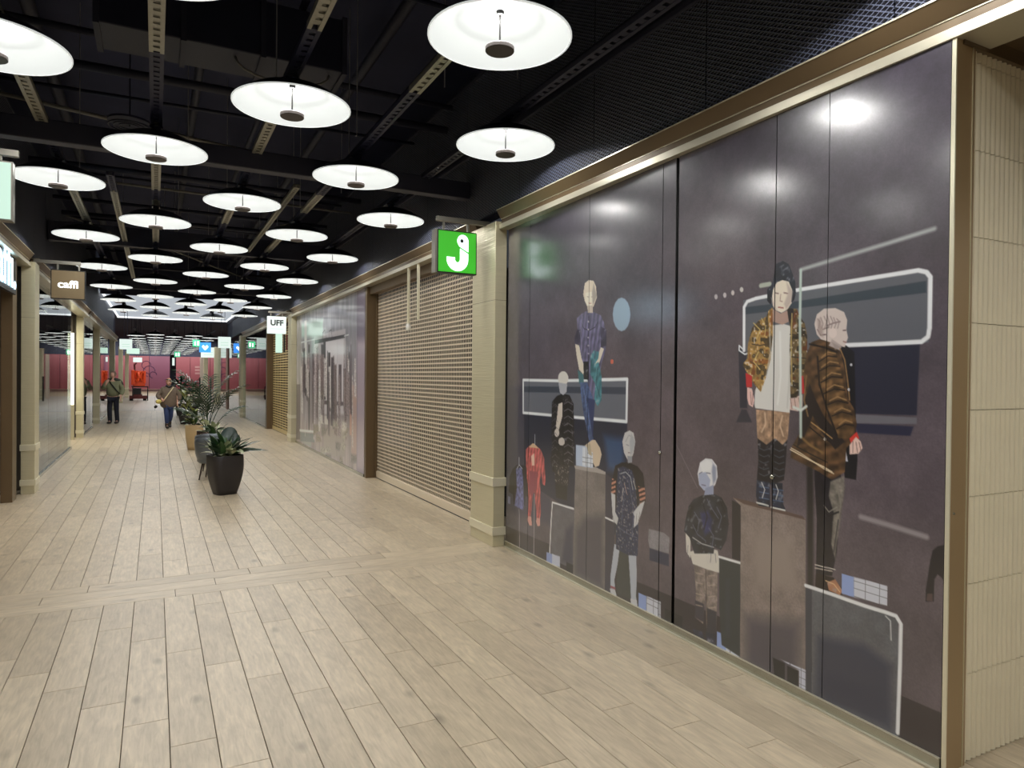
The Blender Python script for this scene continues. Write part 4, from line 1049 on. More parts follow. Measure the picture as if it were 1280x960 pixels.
# ---------------------------------------------------------------- roller shutter
def shutter(name, label, x, y0, y1, z0, z1, rows, cols, m, fill=.66, lo=0, gapc=.26, grp='roller shutters on the right', sgn=1):
    root = thing(name, label, 'shutter', (x, y0, 0), 0, grp); L_ = y1-y0; dz = (z1-z0)/rows; dy = L_/cols
    mb = MB(); mv = MB()
    for r in range(rows+1):
        z = z0+r*dz; mb.box(-.002, .003, 0, L_, z-dz*(1-fill)/2, z+dz*(1-fill)/2)
        mb.box(-.006, -.002, 0, L_, z-dz*(1-fill)/2+dz*.14, z-dz*(1-fill)/2+dz*.26)
    for c in range(cols+1):
        y = c*dy; mv.box(-.001, .002, y-dy*gapc/2, y+dy*gapc/2, z0, z1)
    o = mb.obj('curtain_slats', m, root); o['kind'] = 'stuff'; o = mv.obj('curtain_links', m, root); o['kind'] = 'stuff'
    MB().box(-.02, .02, 0, L_, .0, .115).obj('bottom_bar', m, root, bevel=.004)
    mb = MB(); mb.box(-.022, -.018, 0, L_, .0, .012); mb.obj('rubber_seal', M_jet, root)
    MB().box(-.035, .03, -.03, .03, 0, z1).obj('guide_rail', m, root); MB().box(-.035, .03, L_-.03, L_+.03, 0, z1).obj('guide_rail', M_bronzeD, root)
    a, b = sorted((sgn*.6, sgn*.65)); MB().box(a, b, 0, L_, 0, z1).obj('black_void_sheet', M_void, root)  # black sheet: the darkness of the unlit shop put into its colour
    return root
shutter('roller_shutter', 'beige perforated roller shutter between column and pale mural', 3.34, 6.85, 11.40, .115, 3.10, 52, 86, M_shut)
tag(MB().box(3.15, 3.36, 11.40, 11.50, 0, 3.213).obj('jamb', M_bronzeD, None, bevel=.003), 'dark brown jamb between roller shutter and pale mural', 'jamb')
tag(MB().box(3.2, 3.30, 6.81, 11.4, 3.09, 3.213).obj('shutter_box', M_bronzeD), 'brown housing above the beige roller shutter', 'housing')
t = thing('shutter_rods', 'two slim steel rods hanging before the roller shutter', 'rod', (3.10, 8.7, 2.45))
MB().box(-.015, .015, 0, .035, .03, .77).obj('rod', M_bronzeL, t); MB().box(-.015, .015, .40, .435, -.02, .77).obj('rod', M_bronzeL, t)
MB().lathe([(.0, -.10), (.03, -.09), (.035, -.04), (.02, .0), (.0, .0)], 12, c=(0, .42)).obj('white_knob', M_white, t, True)
shutter('slatted_shutter', 'warm cream slatted shutter next to the small white lit sign', 3.34, 18.72, 23.0, .10, 3.10, 40, 9, M_shut2, .45, gapc=.16)
tag(MB().box(3.15, 3.36, 23.0, 23.1, 0, 3.213).obj('jamb', M_bronzeD), 'brown jamb between slatted shutter and far right glass', 'jamb')
# ---------------------------------------------------------------- glass fronts
def glassfront(name, label, x, y0, y1, n, sgn, z1=3.213):
    root = thing(name, label, 'shopfront', (x, y0, 0)); L_ = y1-y0
    for k in range(n):
        a = k*L_/n; MB().box(-.006, .006, a+.004, a+L_/n-.004, .05, z1).obj('glass_pane', M_glass, root)
    mb = MB(); mb.box(-.03, .03, 0, L_, 0, .05); mb.obj('base_rail', M_alu, root)
    mb = MB(); mb.box(min(0, sgn*3), max(0, sgn*3), -.05, 0, 0, 3.3); mb.obj('side_wall', M_int, root)
    mb = MB(); mb.box(sgn*3-.05, sgn*3+.05, 0, L_, 0, 3.3); mb.obj('rear_wall', M_int, root)
    mb = MB(); mb.box(min(.03*sgn, sgn*3), max(.03*sgn, sgn*3), 0, L_, 3.25, 3.3); mb.obj('shop_ceiling', M_dark, root)
    mb = MB(); mb.box(min(.03*sgn, sgn*3), max(.03*sgn, sgn*3), 0, L_, -.03, -.002); mb.obj('shop_floor', M_fartile, root)
    return root
glassfront('glass_shopfront', 'tall reflective glass shopfront on the left after the column', -1.70, 12.3, 18.45, 5, -1)
glassfront('glass_shopfront', 'left glass shopfront just before the walking man', -1.76, 21.85, 25.4, 3, -1)
glassfront('glass_shopfront', 'farther left glass shopfront behind the walking man', -1.76, 27.75, 33.2, 4, -1)
glassfront('glass_shopfront', 'reflective glass shopfront on the right past the slatted shutter', 3.14, 23.12, 29.45, 4, 1)
glassfront('glass_shopfront', 'farthest right glass shopfront behind the palm', 3.2, 30.1, 36.3, 3, 1)
glassfront('glass_shopfront', 'last stretch of right glass past the brown brick pier', 3.2, 37.5, 42.9, 2, 1)
# brown brick pier seen between glass and column, white-lit display
tag(MB().box(3.16, 3.5, 36.4, 37.4, 0, 3.3).obj('brick_pier', M_brick), 'brown brick pier beyond the olive column', 'pier')
t = thing('shop_entrance', 'open left shop entrance between reflective glass and first far column', 'entrance', (-1.75, 18.5, 0))
MB().box(-3, -.02, 0, 3.0, -.03, -.002).obj('shop_floor', M_fartile, t); MB().box(-3, -2.95, 0, 3.0, 0, 3.3).obj('rear_wall', M_int, t); MB().box(-3, -.2, 3.2, 3.24, 0, 3.3).obj('side_wall', M_int, t); MB().box(-3, -.02, 0, 3.2, 3.25, 3.3).obj('shop_ceiling', M_dark, t)
sl = bpy.data.lights.new('shop_light', 'AREA'); sl.size = .8; sl.energy = 60; sl.color = (1, .93, .72); so_ = bpy.data.objects.new('shop_light', sl); link(so_, t); so_.location = (-.9, 1.6, 3.2)
t = thing('light_panel', 'tall narrow glowing display panel inside the left glass corner', 'light panel', (-1.915, 20.9, 0))
MB().box(-.06, .06, 0, .06, .9, 2.75).obj('glow_face', M_ledw, t); MB().box(-.065, .065, .01, .07, 0, .9).obj('stand', M_bronze, t)
# left near café
t = thing('cafe_front', 'dark café front with a perforated shutter at the left edge', 'shopfront', (-1.80, 0, 0))
MB().box(-.02, .02, -3, 11.1, 3.0, 3.25).obj('shutter_housing', M_bronzeD, t)
shutter('roller_shutter', 'perforated shutter at the extreme left edge below the glowing letters', -1.88, 7.15, 11.05, .1, 2.75, 46, 74, M_shut, grp='roller shutter on the left', sgn=-1)
MB().box(.15-.02, .15+.02, 7.1, 11.08, 2.74, 3.32).obj('fascia', M_fascia, t)
MB().box(.0, .13, 11.1, 11.4, 0, 3.3).obj('dark_jamb', M_bronzeD, t, bevel=.004)

text('letters', 'caffi.', .80, M_letterb, (.178, 11.04, 3.05), (0, 1, 0), (0, 0, 1), t, .002, .004, 'RIGHT', sx=1.15)
# ---------------------------------------------------------------- signs
def sign(name, label, xc, y, zc, w_, h_, face, frame, d=.09, bar=None, group=None, fr=.012):
    root = thing(name, label, 'sign', (xc, y, zc), 0, group)
    mb = MB(); mb.box(-w_/2, w_/2, 0, d, -h_/2, h_/2); mb.obj('sign_box', frame, root, bevel=.003)
    MB().box(-w_/2+fr, w_/2-fr, -.004, .0, -h_/2+fr, h_/2-fr).obj('face', face, root)
    if bar:
        x0, x1, zb = bar
        mb = MB(); mb.box(x0-xc, x1-xc, .02, .07, zb-zc, zb-zc+.045); mb.obj('bracket_bar', M_sigframe, root)
        for s in (-1, 1): MB().box(s*w_*.31-.011, s*w_*.31+.011, .034, .056, h_/2, zb-zc).obj('hanger', M_sigframe, root)
    return root
s = sign('hanging_sign', 'square green lit sign with a white bird-like letter j', 2.708, 6.46, 2.978, .432, .432, M_signgreen, M_jet, .10, (2.50, 3.08, 3.285))
MB().box(-.237, -.217, -.002, .102, -.216, .216).obj('side_plate', M_sigframe, s)
def px(a, b): return ((a-570)*.00878, (314.5-b)*.0083)
pts = []
for k in range(17): a = pi-(-k/16)*pi; pts.append((570+13.3*math.cos(a), 323-15*math.sin(a)))
pts = [(556.7, 321)]+[(570+13.3*math.cos(pi+k/16*pi), 323-14.5*math.sin(pi+k/16*pi)) for k in range(17)]+[(583.3, 315.5), (573.2, 309.8)]+[(570+3.2*math.cos(2*pi-k/12*pi), 323-4*math.sin(2*pi-k/12*pi)) for k in range(13)]+[(566.8, 321)]
F3 = lambda y: (lambda a, b: (px(a, b)[0], y, px(a, b)[1]))
MB().prism([p for p in pts], F3(-.009), F3(-.004)).obj('letter_hook', M_signcy, s)
hd = [(576.5+6.9*math.cos(a), 300.5-7.6*math.sin(a)) for a in [k*pi/14 for k in range(0, 20)]]+[(571.5, 306.8), (583.4, 313.4)]
MB().prism(hd, F3(-.009), F3(-.004)).obj('letter_head', M_signcy, s)
MB().prism([(575.2+2.2*math.cos(k*pi/8), 300.5-2.4*math.sin(k*pi/8)) for k in range(16)], F3(-.011), F3(-.009)).obj('eye', M_greymark, s)
s = sign('hanging_sign', 'square bronze hanging sign reading caffi in white', -1.135, 11.95, 3.01, .43, .425, M_signbronze, M_jet, .09, (-1.56, -.98, 3.31))
text('letters', 'caffi', .15, M_letter, (-.0, -.008, .0), (1, 0, 0), (0, 0, 1), s, .003, .0025, sx=1.1)
s = sign('hanging_sign', 'glowing mint white sign cut off by the left edge', -1.146, 6.18, 3.045, .43, .435, M_signmint, M_sigframe, .09, (-1.56, -.9, 3.31))
for k, (cx_, cz_, r_) in enumerate(((.02, -.0, .03), (.055, .04, .025), (.0, -.05, .028), (.06, -.03, .03))):
    MB().tube([(cx_+r_*math.cos(a*pi/8), -.007, cz_+r_*.8*math.sin(a*pi/8)) for a in range(13-k)], .003, 5).obj('line_mark', M_greymark if k % 2 else M_redmark, s)
s = sign('hanging_sign', 'square white lit sign reading UFF beside the slatted shutter', 2.70, 18.05, 2.97, .45, .43, M_signwhite, M_signwhite, .08, (2.50, 3.12, 3.27))
text('letters', 'UFF', .19, M_greymark, (0, -.008, .05), (1, 0, 0), (0, 0, 1), s, .003, .007)
MB().box(-.15, .15, -.008, -.004, -.10, -.09).obj('small_line', M_signmint, s)
t = thing('window_print', 'narrow pale blue vertical banner under the small white lit sign', 'banner', (2.78, 18.08, 2.50))
MB().box(-.10, .06, 0, .03, -.22, .254).obj('pale_panel', M_signmint, t); MB().box(.09, .13, 0, .03, -.2, .24).obj('dark_edge', M_jet, t); MB().box(.15, .19, 0, .03, -.15, .24).obj('dark_edge', M_redd, t)
def side_sign(label, x, y0, y1, z0, z1, red=.25):
    t = thing('fascia_sign', label, 'sign', (x, y0, z0)); L_ = y1-y0
    MB().box(0, .06, L_*red, L_, 0, z1-z0).obj('face', M_signwhite, t); MB().box(0, .06, 0, L_*red, 0, z1-z0).obj('red_end', M_signred, t)
    MB().box(.06, .064, L_*red, L_*(red+.25), 0, z1-z0).obj('pink_glow', M_signpink, t)
    MB().box(-.03, 0, 0, L_, -.02, z1-z0+.02).obj('frame', M_jet, t)
side_sign('bluish lit fascia sign with red end behind the left glass, nearer one', -1.90, 21.9, 25.0, 2.68, 3.06)
side_sign('bluish lit fascia sign with red end behind the left glass, farther one', -1.92, 27.9, 31.5, 2.60, 3.05, .1)
def small_sign(label, x, y, z, w_, h_, m, lines=2):
    s = sign('hanging_sign', label, x, y, z, w_, h_, m, m, .08, None, 'small distant hanging signs', .004)
    ct_ = (4.3 if y < 36 else 5.6)-z
    for q_ in ((-.12, .12) if abs(x-2.42) > .01 else (-.25, .02)): MB().box(w_*q_-.008, w_*q_+.008, .03, .046, h_/2, ct_).obj('hanger', M_black, s)
    for k in range(lines): MB().box(-w_*.3, w_*.3, -.008, -.004, -h_*.05-k*h_*.22, -h_*.0-k*h_*.22+h_*.02).obj('text_line', M_signmint, s)
    return s
small_sign('small white lit sign hanging left of centre in the distance', -1.08, 32.6, 2.93, .46, .42, M_signwhite)
small_sign('tiny pale lit sign hanging behind the left white sign', -1.08, 43, 2.95, .62, .3, M_signmint, 1)
small_sign('tiny cream lit sign above the orange machine', -1.0, 50, 2.6, .5, .3, M_signwhite, 1)
small_sign('white lit sign hanging right of centre before the olive column', 2.42, 29.3, 2.98, .46, .44, M_signwhite)
small_sign('distant white lit sign partly behind the blue sign', 2.76, 44, 3.0, .8, .6, M_signwhite)
s = small_sign('distant square blue lit sign with a white emblem', 2.35, 40.0, 3.15, .56, .52, M_signblue, 0)
for a in (-1, 1): MB().prism([(a*.02, -.14), (a*.15, .02), (a*.12, .10), (a*.06, .10), (0, .02), (0, -.14)], lambda p, q: (p, -.010, q), lambda p, q: (p, -.004, q)).obj('emblem', M_letter, s)
for x, y, l in ((1.83, 38, 'green exit sign hanging right of the far lamps'), (1.275, 50, 'smaller green exit sign further back above the hoarding')):
    s = sign('exit_sign', l, x, y, 3.27 if y < 45 else 3.0, .34, .34, M_green, M_green, .06); MB().box(-.09, -.03, -.008, -.004, -.1, .08).obj('figure_mark', M_letter, s); MB().box(.04, .12, -.008, -.004, -.1, .1).obj('door_mark', M_letter, s)
    MB().box(-.005, .005, .02, .03, .17, 2.5).obj('hanger', M_wire, s)
# ---------------------------------------------------------------- far hall
t = thing('crimson_hoarding', 'long crimson hoarding closing the far end of the corridor', 'hoarding', (0, 88, 0))
x = -9.0
for k in range(11):
    w_ = 2.1; a = x+k*w_
    if 1.35 < a+w_/2 < 2.2: pass
    MB().box(a+.02, a+w_-.02, 0, .1, 0, 3.72).obj('panel', M_redp if -2.6 < a < .2 else M_red, t)
for k in range(9):  # row of spots added to brighten the far hoarding
    wl = thing('added_spotlight', 'added spotlight brightening the crimson hoarding, %s from the left' % ORD[k].replace('nearest', 'first'), 'spotlight', (-7+k*2.2, 84.5, 4.6), 0, 'added spotlights over the crimson hoarding')
    MB().tube([(0, 0, 0), (0, .12, -.06)], .05, 12).obj('added_spot_can', M_jet, wl); MB().box(-.01, .01, -.01, .01, 0, 1.0).obj('stem', M_jet, wl)
    sl = bpy.data.lights.new('spot', 'SPOT'); sl.energy = 230; sl.spot_size = 1.9; sl.spot_blend = .6; sl.shadow_soft_size = .04; so_ = bpy.data.objects.new('spot', sl); link(so_, wl); so_.location = (0, .16, -.08); so_.rotation_euler = (R(58), 0, 0)
mb = MB()
for cx_, cz_, r_ in ((-.9, 2.7, .45), (-.6, 2.0, .6), (-.2, 1.6, .35), (-.95, 1.45, .4)):
    mb.tube([(cx_+r_*math.cos(a), -.02, cz_+r_*math.sin(a)) for a in [k*pi/7 for k in range(11)]], .03, 5)
mb.obj('scroll_print', M_redprintd, t)
for z in (2.45, 2.1, 1.72): MB().box(4.1, 4.9, -.02, 0, z, z+.2).obj('print_line', M_redprint, t)
sbox('wall_far', 'dark end wall above the crimson hoarding', 'wall', M_black, -14, 16, 88.2, 88.4, 0, 5.6)
sbox('wall_left', 'dark left side wall of the far hall', 'wall', M_int, -6.2, -6, 37, 88, 0, 5.6)
sbox('wall_right', 'dark right side wall of the far hall', 'wall', M_int, 8, 8.2, 43, 88, 0, 5.6)
t = thing('pillar', 'dark pillar with a bright strip standing before the crimson hoarding', 'pillar', (1.65, 80, 0))
MB().box(-.28, .28, 0, .5, 0, 5.6).obj('shaft', M_black, t); MB().box(-.1, .12, -.02, 0, 1.0, 4.2).obj('pale_strip', M_duct, t); MB().box(-.08, .14, -.03, -.02, 2.6, 3.4).obj('painted_reflection', M_signwhite, t)  # glowing patch stands in for light reflected on the pillar
tag(MB().box(2.9, 3.1, 55, 55.2, 0, 2.95).obj('slim_pillar', M_cream), 'slim pale pillar under the distant blue and white signs', 'pillar')
for x_, l in ((2.58, 'left'), (3.25, 'right')):
    tag(MB().box(x_, x_+.09, 50, 50.09, 0, 1.5).obj('black_post', M_jet), 'thin black post on the %s of the slim pale pillar' % l, 'post')
# orange machine
t = thing('orange_machine', 'orange machine on a dark wheeled stand at the corridor end', 'machine', (-.95, 49.8, 0))
mb = MB(); mb.box(-.5, .5, 0, .8, .12, .32); mb.box(-.34, .22, .1, .7, .32, .40); mb.obj('chassis', M_redd, t)
for x_ in (-.42, .34): MB().tube([(x_-.08, .3, .13), (x_+.12, .3, .13)], .13, 16).obj('wheel', M_jet, t, True)
MB().box(-.28, .16, .1, .6, .4, .80).obj('motor_block', M_jet, t)
mb = MB(); mb.box(-.38, .56, 0, .05, .86, .92); mb.box(.50, .56, 0, .05, 0, .92); mb.box(-.34, -.28, 0, .05, 0, .92); mb.obj('stand_frame', M_jet, t)
mb = MB(); mb.box(-.30, .38, .1, .6, .92, 1.35); mb.box(-.40, -.2, .05, .5, 1.0, 1.95); mb.box(.28, .42, .05, .5, 1.1, 1.9); mb.box(-.2, .3, .2, .5, 1.35, 1.9)
mb.tube([(-.1, .05, 1.2), (.05, -.02, 1.5), (-.05, .02, 1.8)], .1, 8); mb.tube([(.2, .05, 1.25), (.1, -.02, 1.55), (.25, .0, 1.85)], .08, 8); mb.obj('orange_body', M_orange, t, bevel=.03)
MB().tube([(-.2, .2, 1.9), (-.22, .2, 2.3), (-.1, .2, 2.4)], .05, 8).obj('mast', M_redd, t)
# ---------------------------------------------------------------- plants
def leaf_mesh(name, L_, W_, droop, m, nseg=6, fold=.25, tip=1.0):
    V = []; Fc = []
    for i in range(nseg+1):
        a = i/nseg; w2 = W_/2*math.sin(pi*min(1, a*.92+.06))**tip; ang = a*droop; x = L_*a*math.cos(ang*.6); z = L_*(a*math.sin(.0)+.0)-L_*droop*a*a*.5
        V += [(x, -w2, z+fold*w2), (x, 0, z), (x, w2, z+fold*w2)]
    for i in range(nseg):
        b = i*3; Fc += [(b, b+3, b+4, b+1), (b+1, b+4, b+5, b+2)]
    return mesh_data(name, V, Fc, m, True)
def place_leaf(me, parent, base, az, el, roll=0, s=1, name='leaf'):
    o = bpy.data.objects.new(name, me); link(o, parent); o.location = base
    o.rotation_euler = (Matrix.Rotation(az, 3, 'Z') @ Matrix.Rotation(-el, 3, 'Y') @ Matrix.Rotation(roll, 3, 'X')).to_euler(); o.scale = (s, s, s); return o
def pot_part(root, r, h, m, sq=4, curve=.25):
    prof = []
    for k in range(9):
        a = k/8; prof.append((r*((1-curve)+curve*(1.06*math.sin(min(1, a*1.25)*pi/2)-.06*max(0, a-.8)*5)), h*a))
    prof += [(r*.93, h), (r*.92, h-.03)]
    MB().lathe(prof[:-2]+[(r*.985, h+.006), (r*.93, h+.003), (r*.91, h-.04)], 40, sq).obj('pot', m, root, True)
    MB().lathe([(.0, h-.05), (r*.92, h-.045), (r*.9, h-.035), (0, h-.03)], 24, sq).obj('soil', M_soil, root)
pr_ = random.Random(11)
root = thing('potted_plant', 'broad-leaved plant in the nearest tall black tapered planter', 'plant', (.90, 10.72, 0), .3, 'planters down the middle of the corridor')
pot_part(root, .215, .56, M_pot, 5, .36)
lm = [leaf_mesh('leaf', .38, .11, .5, M_leaf), leaf_mesh('leaf', .32, .10, .7, M_leafd), leaf_mesh('leaf', .26, .11, .6, M_leafp), leaf_mesh('leaf', .36, .085, .35, M_leafd)]
for k in range(96):
    az = k*2.4+pr_.uniform(-.3, .3); el = pr_.uniform(.3, 1.5); b = Vector((math.cos(az), math.sin(az), 0))*pr_.uniform(.02, .15)
    place_leaf(lm[(k*7) % 4 if k % 7 else 2], root, (b.x, b.y, .53+pr_.uniform(0, .10)), az, el, pr_.uniform(-.4, .4), pr_.uniform(.5, 1.05))
for az, el, L_ in ((-.75, .62, 1.35), (-.8, .3, 1.5), (-.5, .35, 1.2), (-.9, .85, 1.2)): place_leaf(lm[3], root, (.06, -.06, .56), az, el, .2, L_)
rl_ = mesh_data('round_leaf', [(0, 0, 0)]+[(.02+.15*(1-math.cos(a)), .135*math.sin(a), .03*math.cos(2*a)) for a in [k*2*pi/16 for k in range(16)]], [(0, k+1, (k+1) % 16+1) for k in range(16)], M_leafb, True)
MB().tube([(0, 0, .53), (.02, .03, .66), (.05, .05, .78)], .007, 6).obj('stem', M_stem, root)
for (bx_, by_, bz_), s_ in (((.04, .06, .68), .9), ((.10, .04, .64), .75)):
    o = place_leaf(rl_, root, (bx_, by_, bz_), 0, 0, 0, s_, 'round_leaf'); nrm = Vector((-.4, -.9, .35)).normalized(); xx = Vector((.25, 0, 1)); xx = (xx-nrm*xx.dot(nrm)).normalized(); yy = nrm.cross(xx); o.rotation_euler = Matrix((xx, yy, nrm)).transposed().to_euler()
for k in range(5):
    az = k*1.3; o = place_leaf(lm[2], root, (-.10+.03*math.cos(az), -.12+.03*math.sin(az), .54), az+2.2, .3+.2*k, 0, .55, 'flower')
# palm
def frond(parent, base, az, lean, L_, n=11, lf=.36):
    mb = MB(); pts = []; p = Vector(base); d = Vector((math.cos(az)*math.sin(lean), math.sin(az)*math.sin(lean), math.cos(lean)))
    for k in range(11):
        pts.append(tuple(p)); p = p+d*(L_/10); hz = Vector((math.cos(az), math.sin(az), -.35)); d = (d+hz*.11*(k/5)).normalized()
    mb.tube(pts, [.009*(1-k*.07) for k in range(11)], 5)
    side = Vector((-math.sin(az), math.cos(az), 0))
    for k in range(n):
        a = .42+.58*k/(n-1); i = min(int(a*10), 9); q = Vector(pts[i]).lerp(Vector(pts[i+1]), a*10-i) if i < 10 else Vector(pts[10]); td = (Vector(pts[min(i+1, 10)])-Vector(pts[i])).normalized()
        ll = lf*(1-.55*abs(a-.65)/.6)
        for s_ in (-1, 1):
            dd = (td*.75+side*s_*.75+Vector((0, 0, .12))).normalized(); w_ = td*.014
            m1 = q+dd*ll*.5; e = q+dd*ll+Vector((0, 0, -ll*.28))
            mb.add([q-w_, q+w_, m1+w_*1.2, e, m1-w_*1.2], [(0, 1, 2, 4), (4, 2, 3)])
    return mb.obj('frond', M_leafd, parent)
root = thing('potted_palm', 'tall kentia palm in a brown planter behind the grey chairs', 'palm', (.93, 14.9, 0), 0, 'planters down the middle of the corridor')
pot_part(root, .20, .60, M_potbr, 0, .25)
for az, ln, L_ in ((.1, .10, 1.3), (-.45, .36, 1.15), (2.7, .12, 1.32), (3.3, .30, 1.22), (1.4, .06, 1.2), (-.7, .25, .95), (-2.0, .18, 1.05), (4.0, .22, .8), (.0, .6, .75), (2.9, .6, .7)):
    frond(root, (pr_.uniform(-.05, .05), pr_.uniform(-.05, .05), .56), az, ln, L_)
def bush(name, label, loc, pm, r, h, mats, n, size, spread, hh, grp='planters down the middle of the corridor', seed=1, sq=0, trunk=0):
    q = random.Random(seed); root = thing(name, label, 'plant', loc, 0, grp); pot_part(root, r, h, pm, sq, .3)
    ms = [leaf_mesh('leaf', size, size*.34, .6, m_) for m_ in mats]
    for k in range(n):
        az = q.uniform(0, 6.3); zz = h+q.uniform(0, hh); rr = q.uniform(0, spread*.5)
        place_leaf(ms[k % len(ms)], root, (rr*math.cos(az), rr*math.sin(az), zz), az, q.uniform(-.2, 1.3), q.uniform(-.5, .5), q.uniform(.7, 1.2))
    MB().tube([(0, 0, h-.04), (.01, 0, h+hh*.5), (0, .01, h+hh)], .012, 6).obj('stem', M_stem, root)
    return root
bush('potted_plant', 'leafy croton with yellowish leaves in the beige planter', (.80, 17.3, 0), M_potb, .19, .56, (M_leafd, M_leaf, M_leafy), 60, .22, .30, .30, seed=2)
bush('potted_plant', 'low green shrub in the pot just behind the grey chairs', (.98, 13.9, 0), M_pot, .18, .48, (M_leafd, M_leaf, M_leafp), 50, .22, .28, .25, seed=3)
bush('potted_plant', 'bushy yellow green plant in a dark round pot by the woman', (.95, 26.2, 0), M_pot, .24, .52, (M_leafp, M_leafd, M_leafy), 80, .28, .5, .55, seed=4)
bush('potted_plant', 'tall narrow green plant behind the woman, left one', (.95, 31.5, 0), M_pot, .2, .5, (M_leafd, M_leaf), 90, .3, .35, 1.05, seed=5)
bush('potted_plant', 'tall narrow green plant behind the woman, right one', (1.35, 30.5, 0), M_pot, .2, .5, (M_leafd, M_leafd, M_leaf), 90, .3, .3, .95, seed=6)
# tub chairs
def chair(loc, rz, label):
    root = thing('tub_chair', label, 'chair', loc, rz, 'grey tub chairs between the planters')
    n = 22; V = []; Fc = []
    for lay, (rr, zz0) in enumerate(((.29, 0), (.245, 0))):
        for k in range(n+1):
            a = -.62*pi+k/n*1.24*pi+pi; top = .70-.12*abs(2*k/n-1)**2
            for z, q in ((.30, .82), (.42, .95), (top*.8+.08, 1.0), (top, .985)): V.append((rr*q*math.cos(a), rr*q*math.sin(a), z))
    m_ = (n+1)*4
    for k in range(n):
        for j in range(3):
            a = k*4+j; Fc.append((a, a+4, a+5, a+1)); Fc.append((a+m_, a+1+m_, a+5+m_, a+4+m_))
        a = k*4; Fc.append((a+3, a+7, a+7+m_, a+3+m_)); Fc.append((a, a+m_, a+4+m_, a+4))
    for k in (0, n):
        a = k*4
        for j in range(3): Fc.append((a+j, a+j+1, a+j+1+m_, a+j+m_))
    o = bpy.data.objects.new('shell', mesh_data('shell', V, Fc, M_seat, True)); link(o, root)
    MB().lathe([(.0, .27), (.22, .27), (.25, .30), (.25, .38), (.23, .42), (0, .43)], 28).obj('seat', M_seat, root, True)
    for a in (.8, 2.35, 3.9, 5.5): MB().tube([(.18*math.cos(a), .18*math.sin(a), .28), (.24*math.cos(a), .24*math.sin(a), .0)], [.016, .010], 8).obj('leg', M_leg, root, True)
    return root
chair((.86, 12.35, 0), 1.2, 'grey tub chair nearest behind the front black planter')
chair((.90, 13.15, 0), 1.4, 'second grey tub chair, half hidden between chair and plants')
# ---------------------------------------------------------------- people
def skin(name, verts, edges, m, parent, sub=2, root=0):
    me = bpy.data.meshes.new(name); me.from_pydata([v[:3] for v in verts], edges, []); me.materials.append(m)
    o = bpy.data.objects.new(name, me); link(o, parent); md = o.modifiers.new('skin', 'SKIN'); md.use_smooth_shade = True
    sd = me.skin_vertices[0].data
    for i, v in enumerate(verts): sd[i].radius = (v[3], v[4] if len(v) > 4 else v[3]); sd[i].use_root = (i == root)
    ss = o.modifiers.new('sub', 'SUBSURF'); ss.levels = sub; ss.render_levels = sub
    return o
def hand(verts, edges, wrist, direction, side, curl=.4):
    d = Vector(direction).normalized(); s = Vector(side).normalized(); n_ = d.cross(s); w_ = Vector(verts[wrist][:3])
    pc = len(verts); verts.append((*(w_+d*.05), .026, .018)); edges.append((wrist, pc))
    for k, (off, ll) in enumerate(((-.03, .065), (-.01, .078), (.01, .074), (.028, .058))):
        a = len(verts); b = w_+d*.09+s*off; verts.append((*b, .0095)); m_ = b+d*ll*.55+n_*ll*curl*.4; verts.append((*m_, .0085)); verts.append((*(m_+d*ll*.3+n_*ll*curl), .0075)); edges += [(pc, a), (a, a+1), (a+1, a+2)]
    a = len(verts); b = w_+d*.045-s*.04; verts.append((*b, .011)); verts.append((*(b+d*.04-s*.018+n_*.015), .009)); edges += [(pc, a), (a, a+1)]
def person(loc, rz, h, label, female=False):
    root = thing('person', label, 'person', loc, rz); k = h/1.75
    P_ = lambda x, y, z, *r: (x*k, y*k, z*k, *[q*k for q in r])
    # figure faces -Y
    return root, P_, k
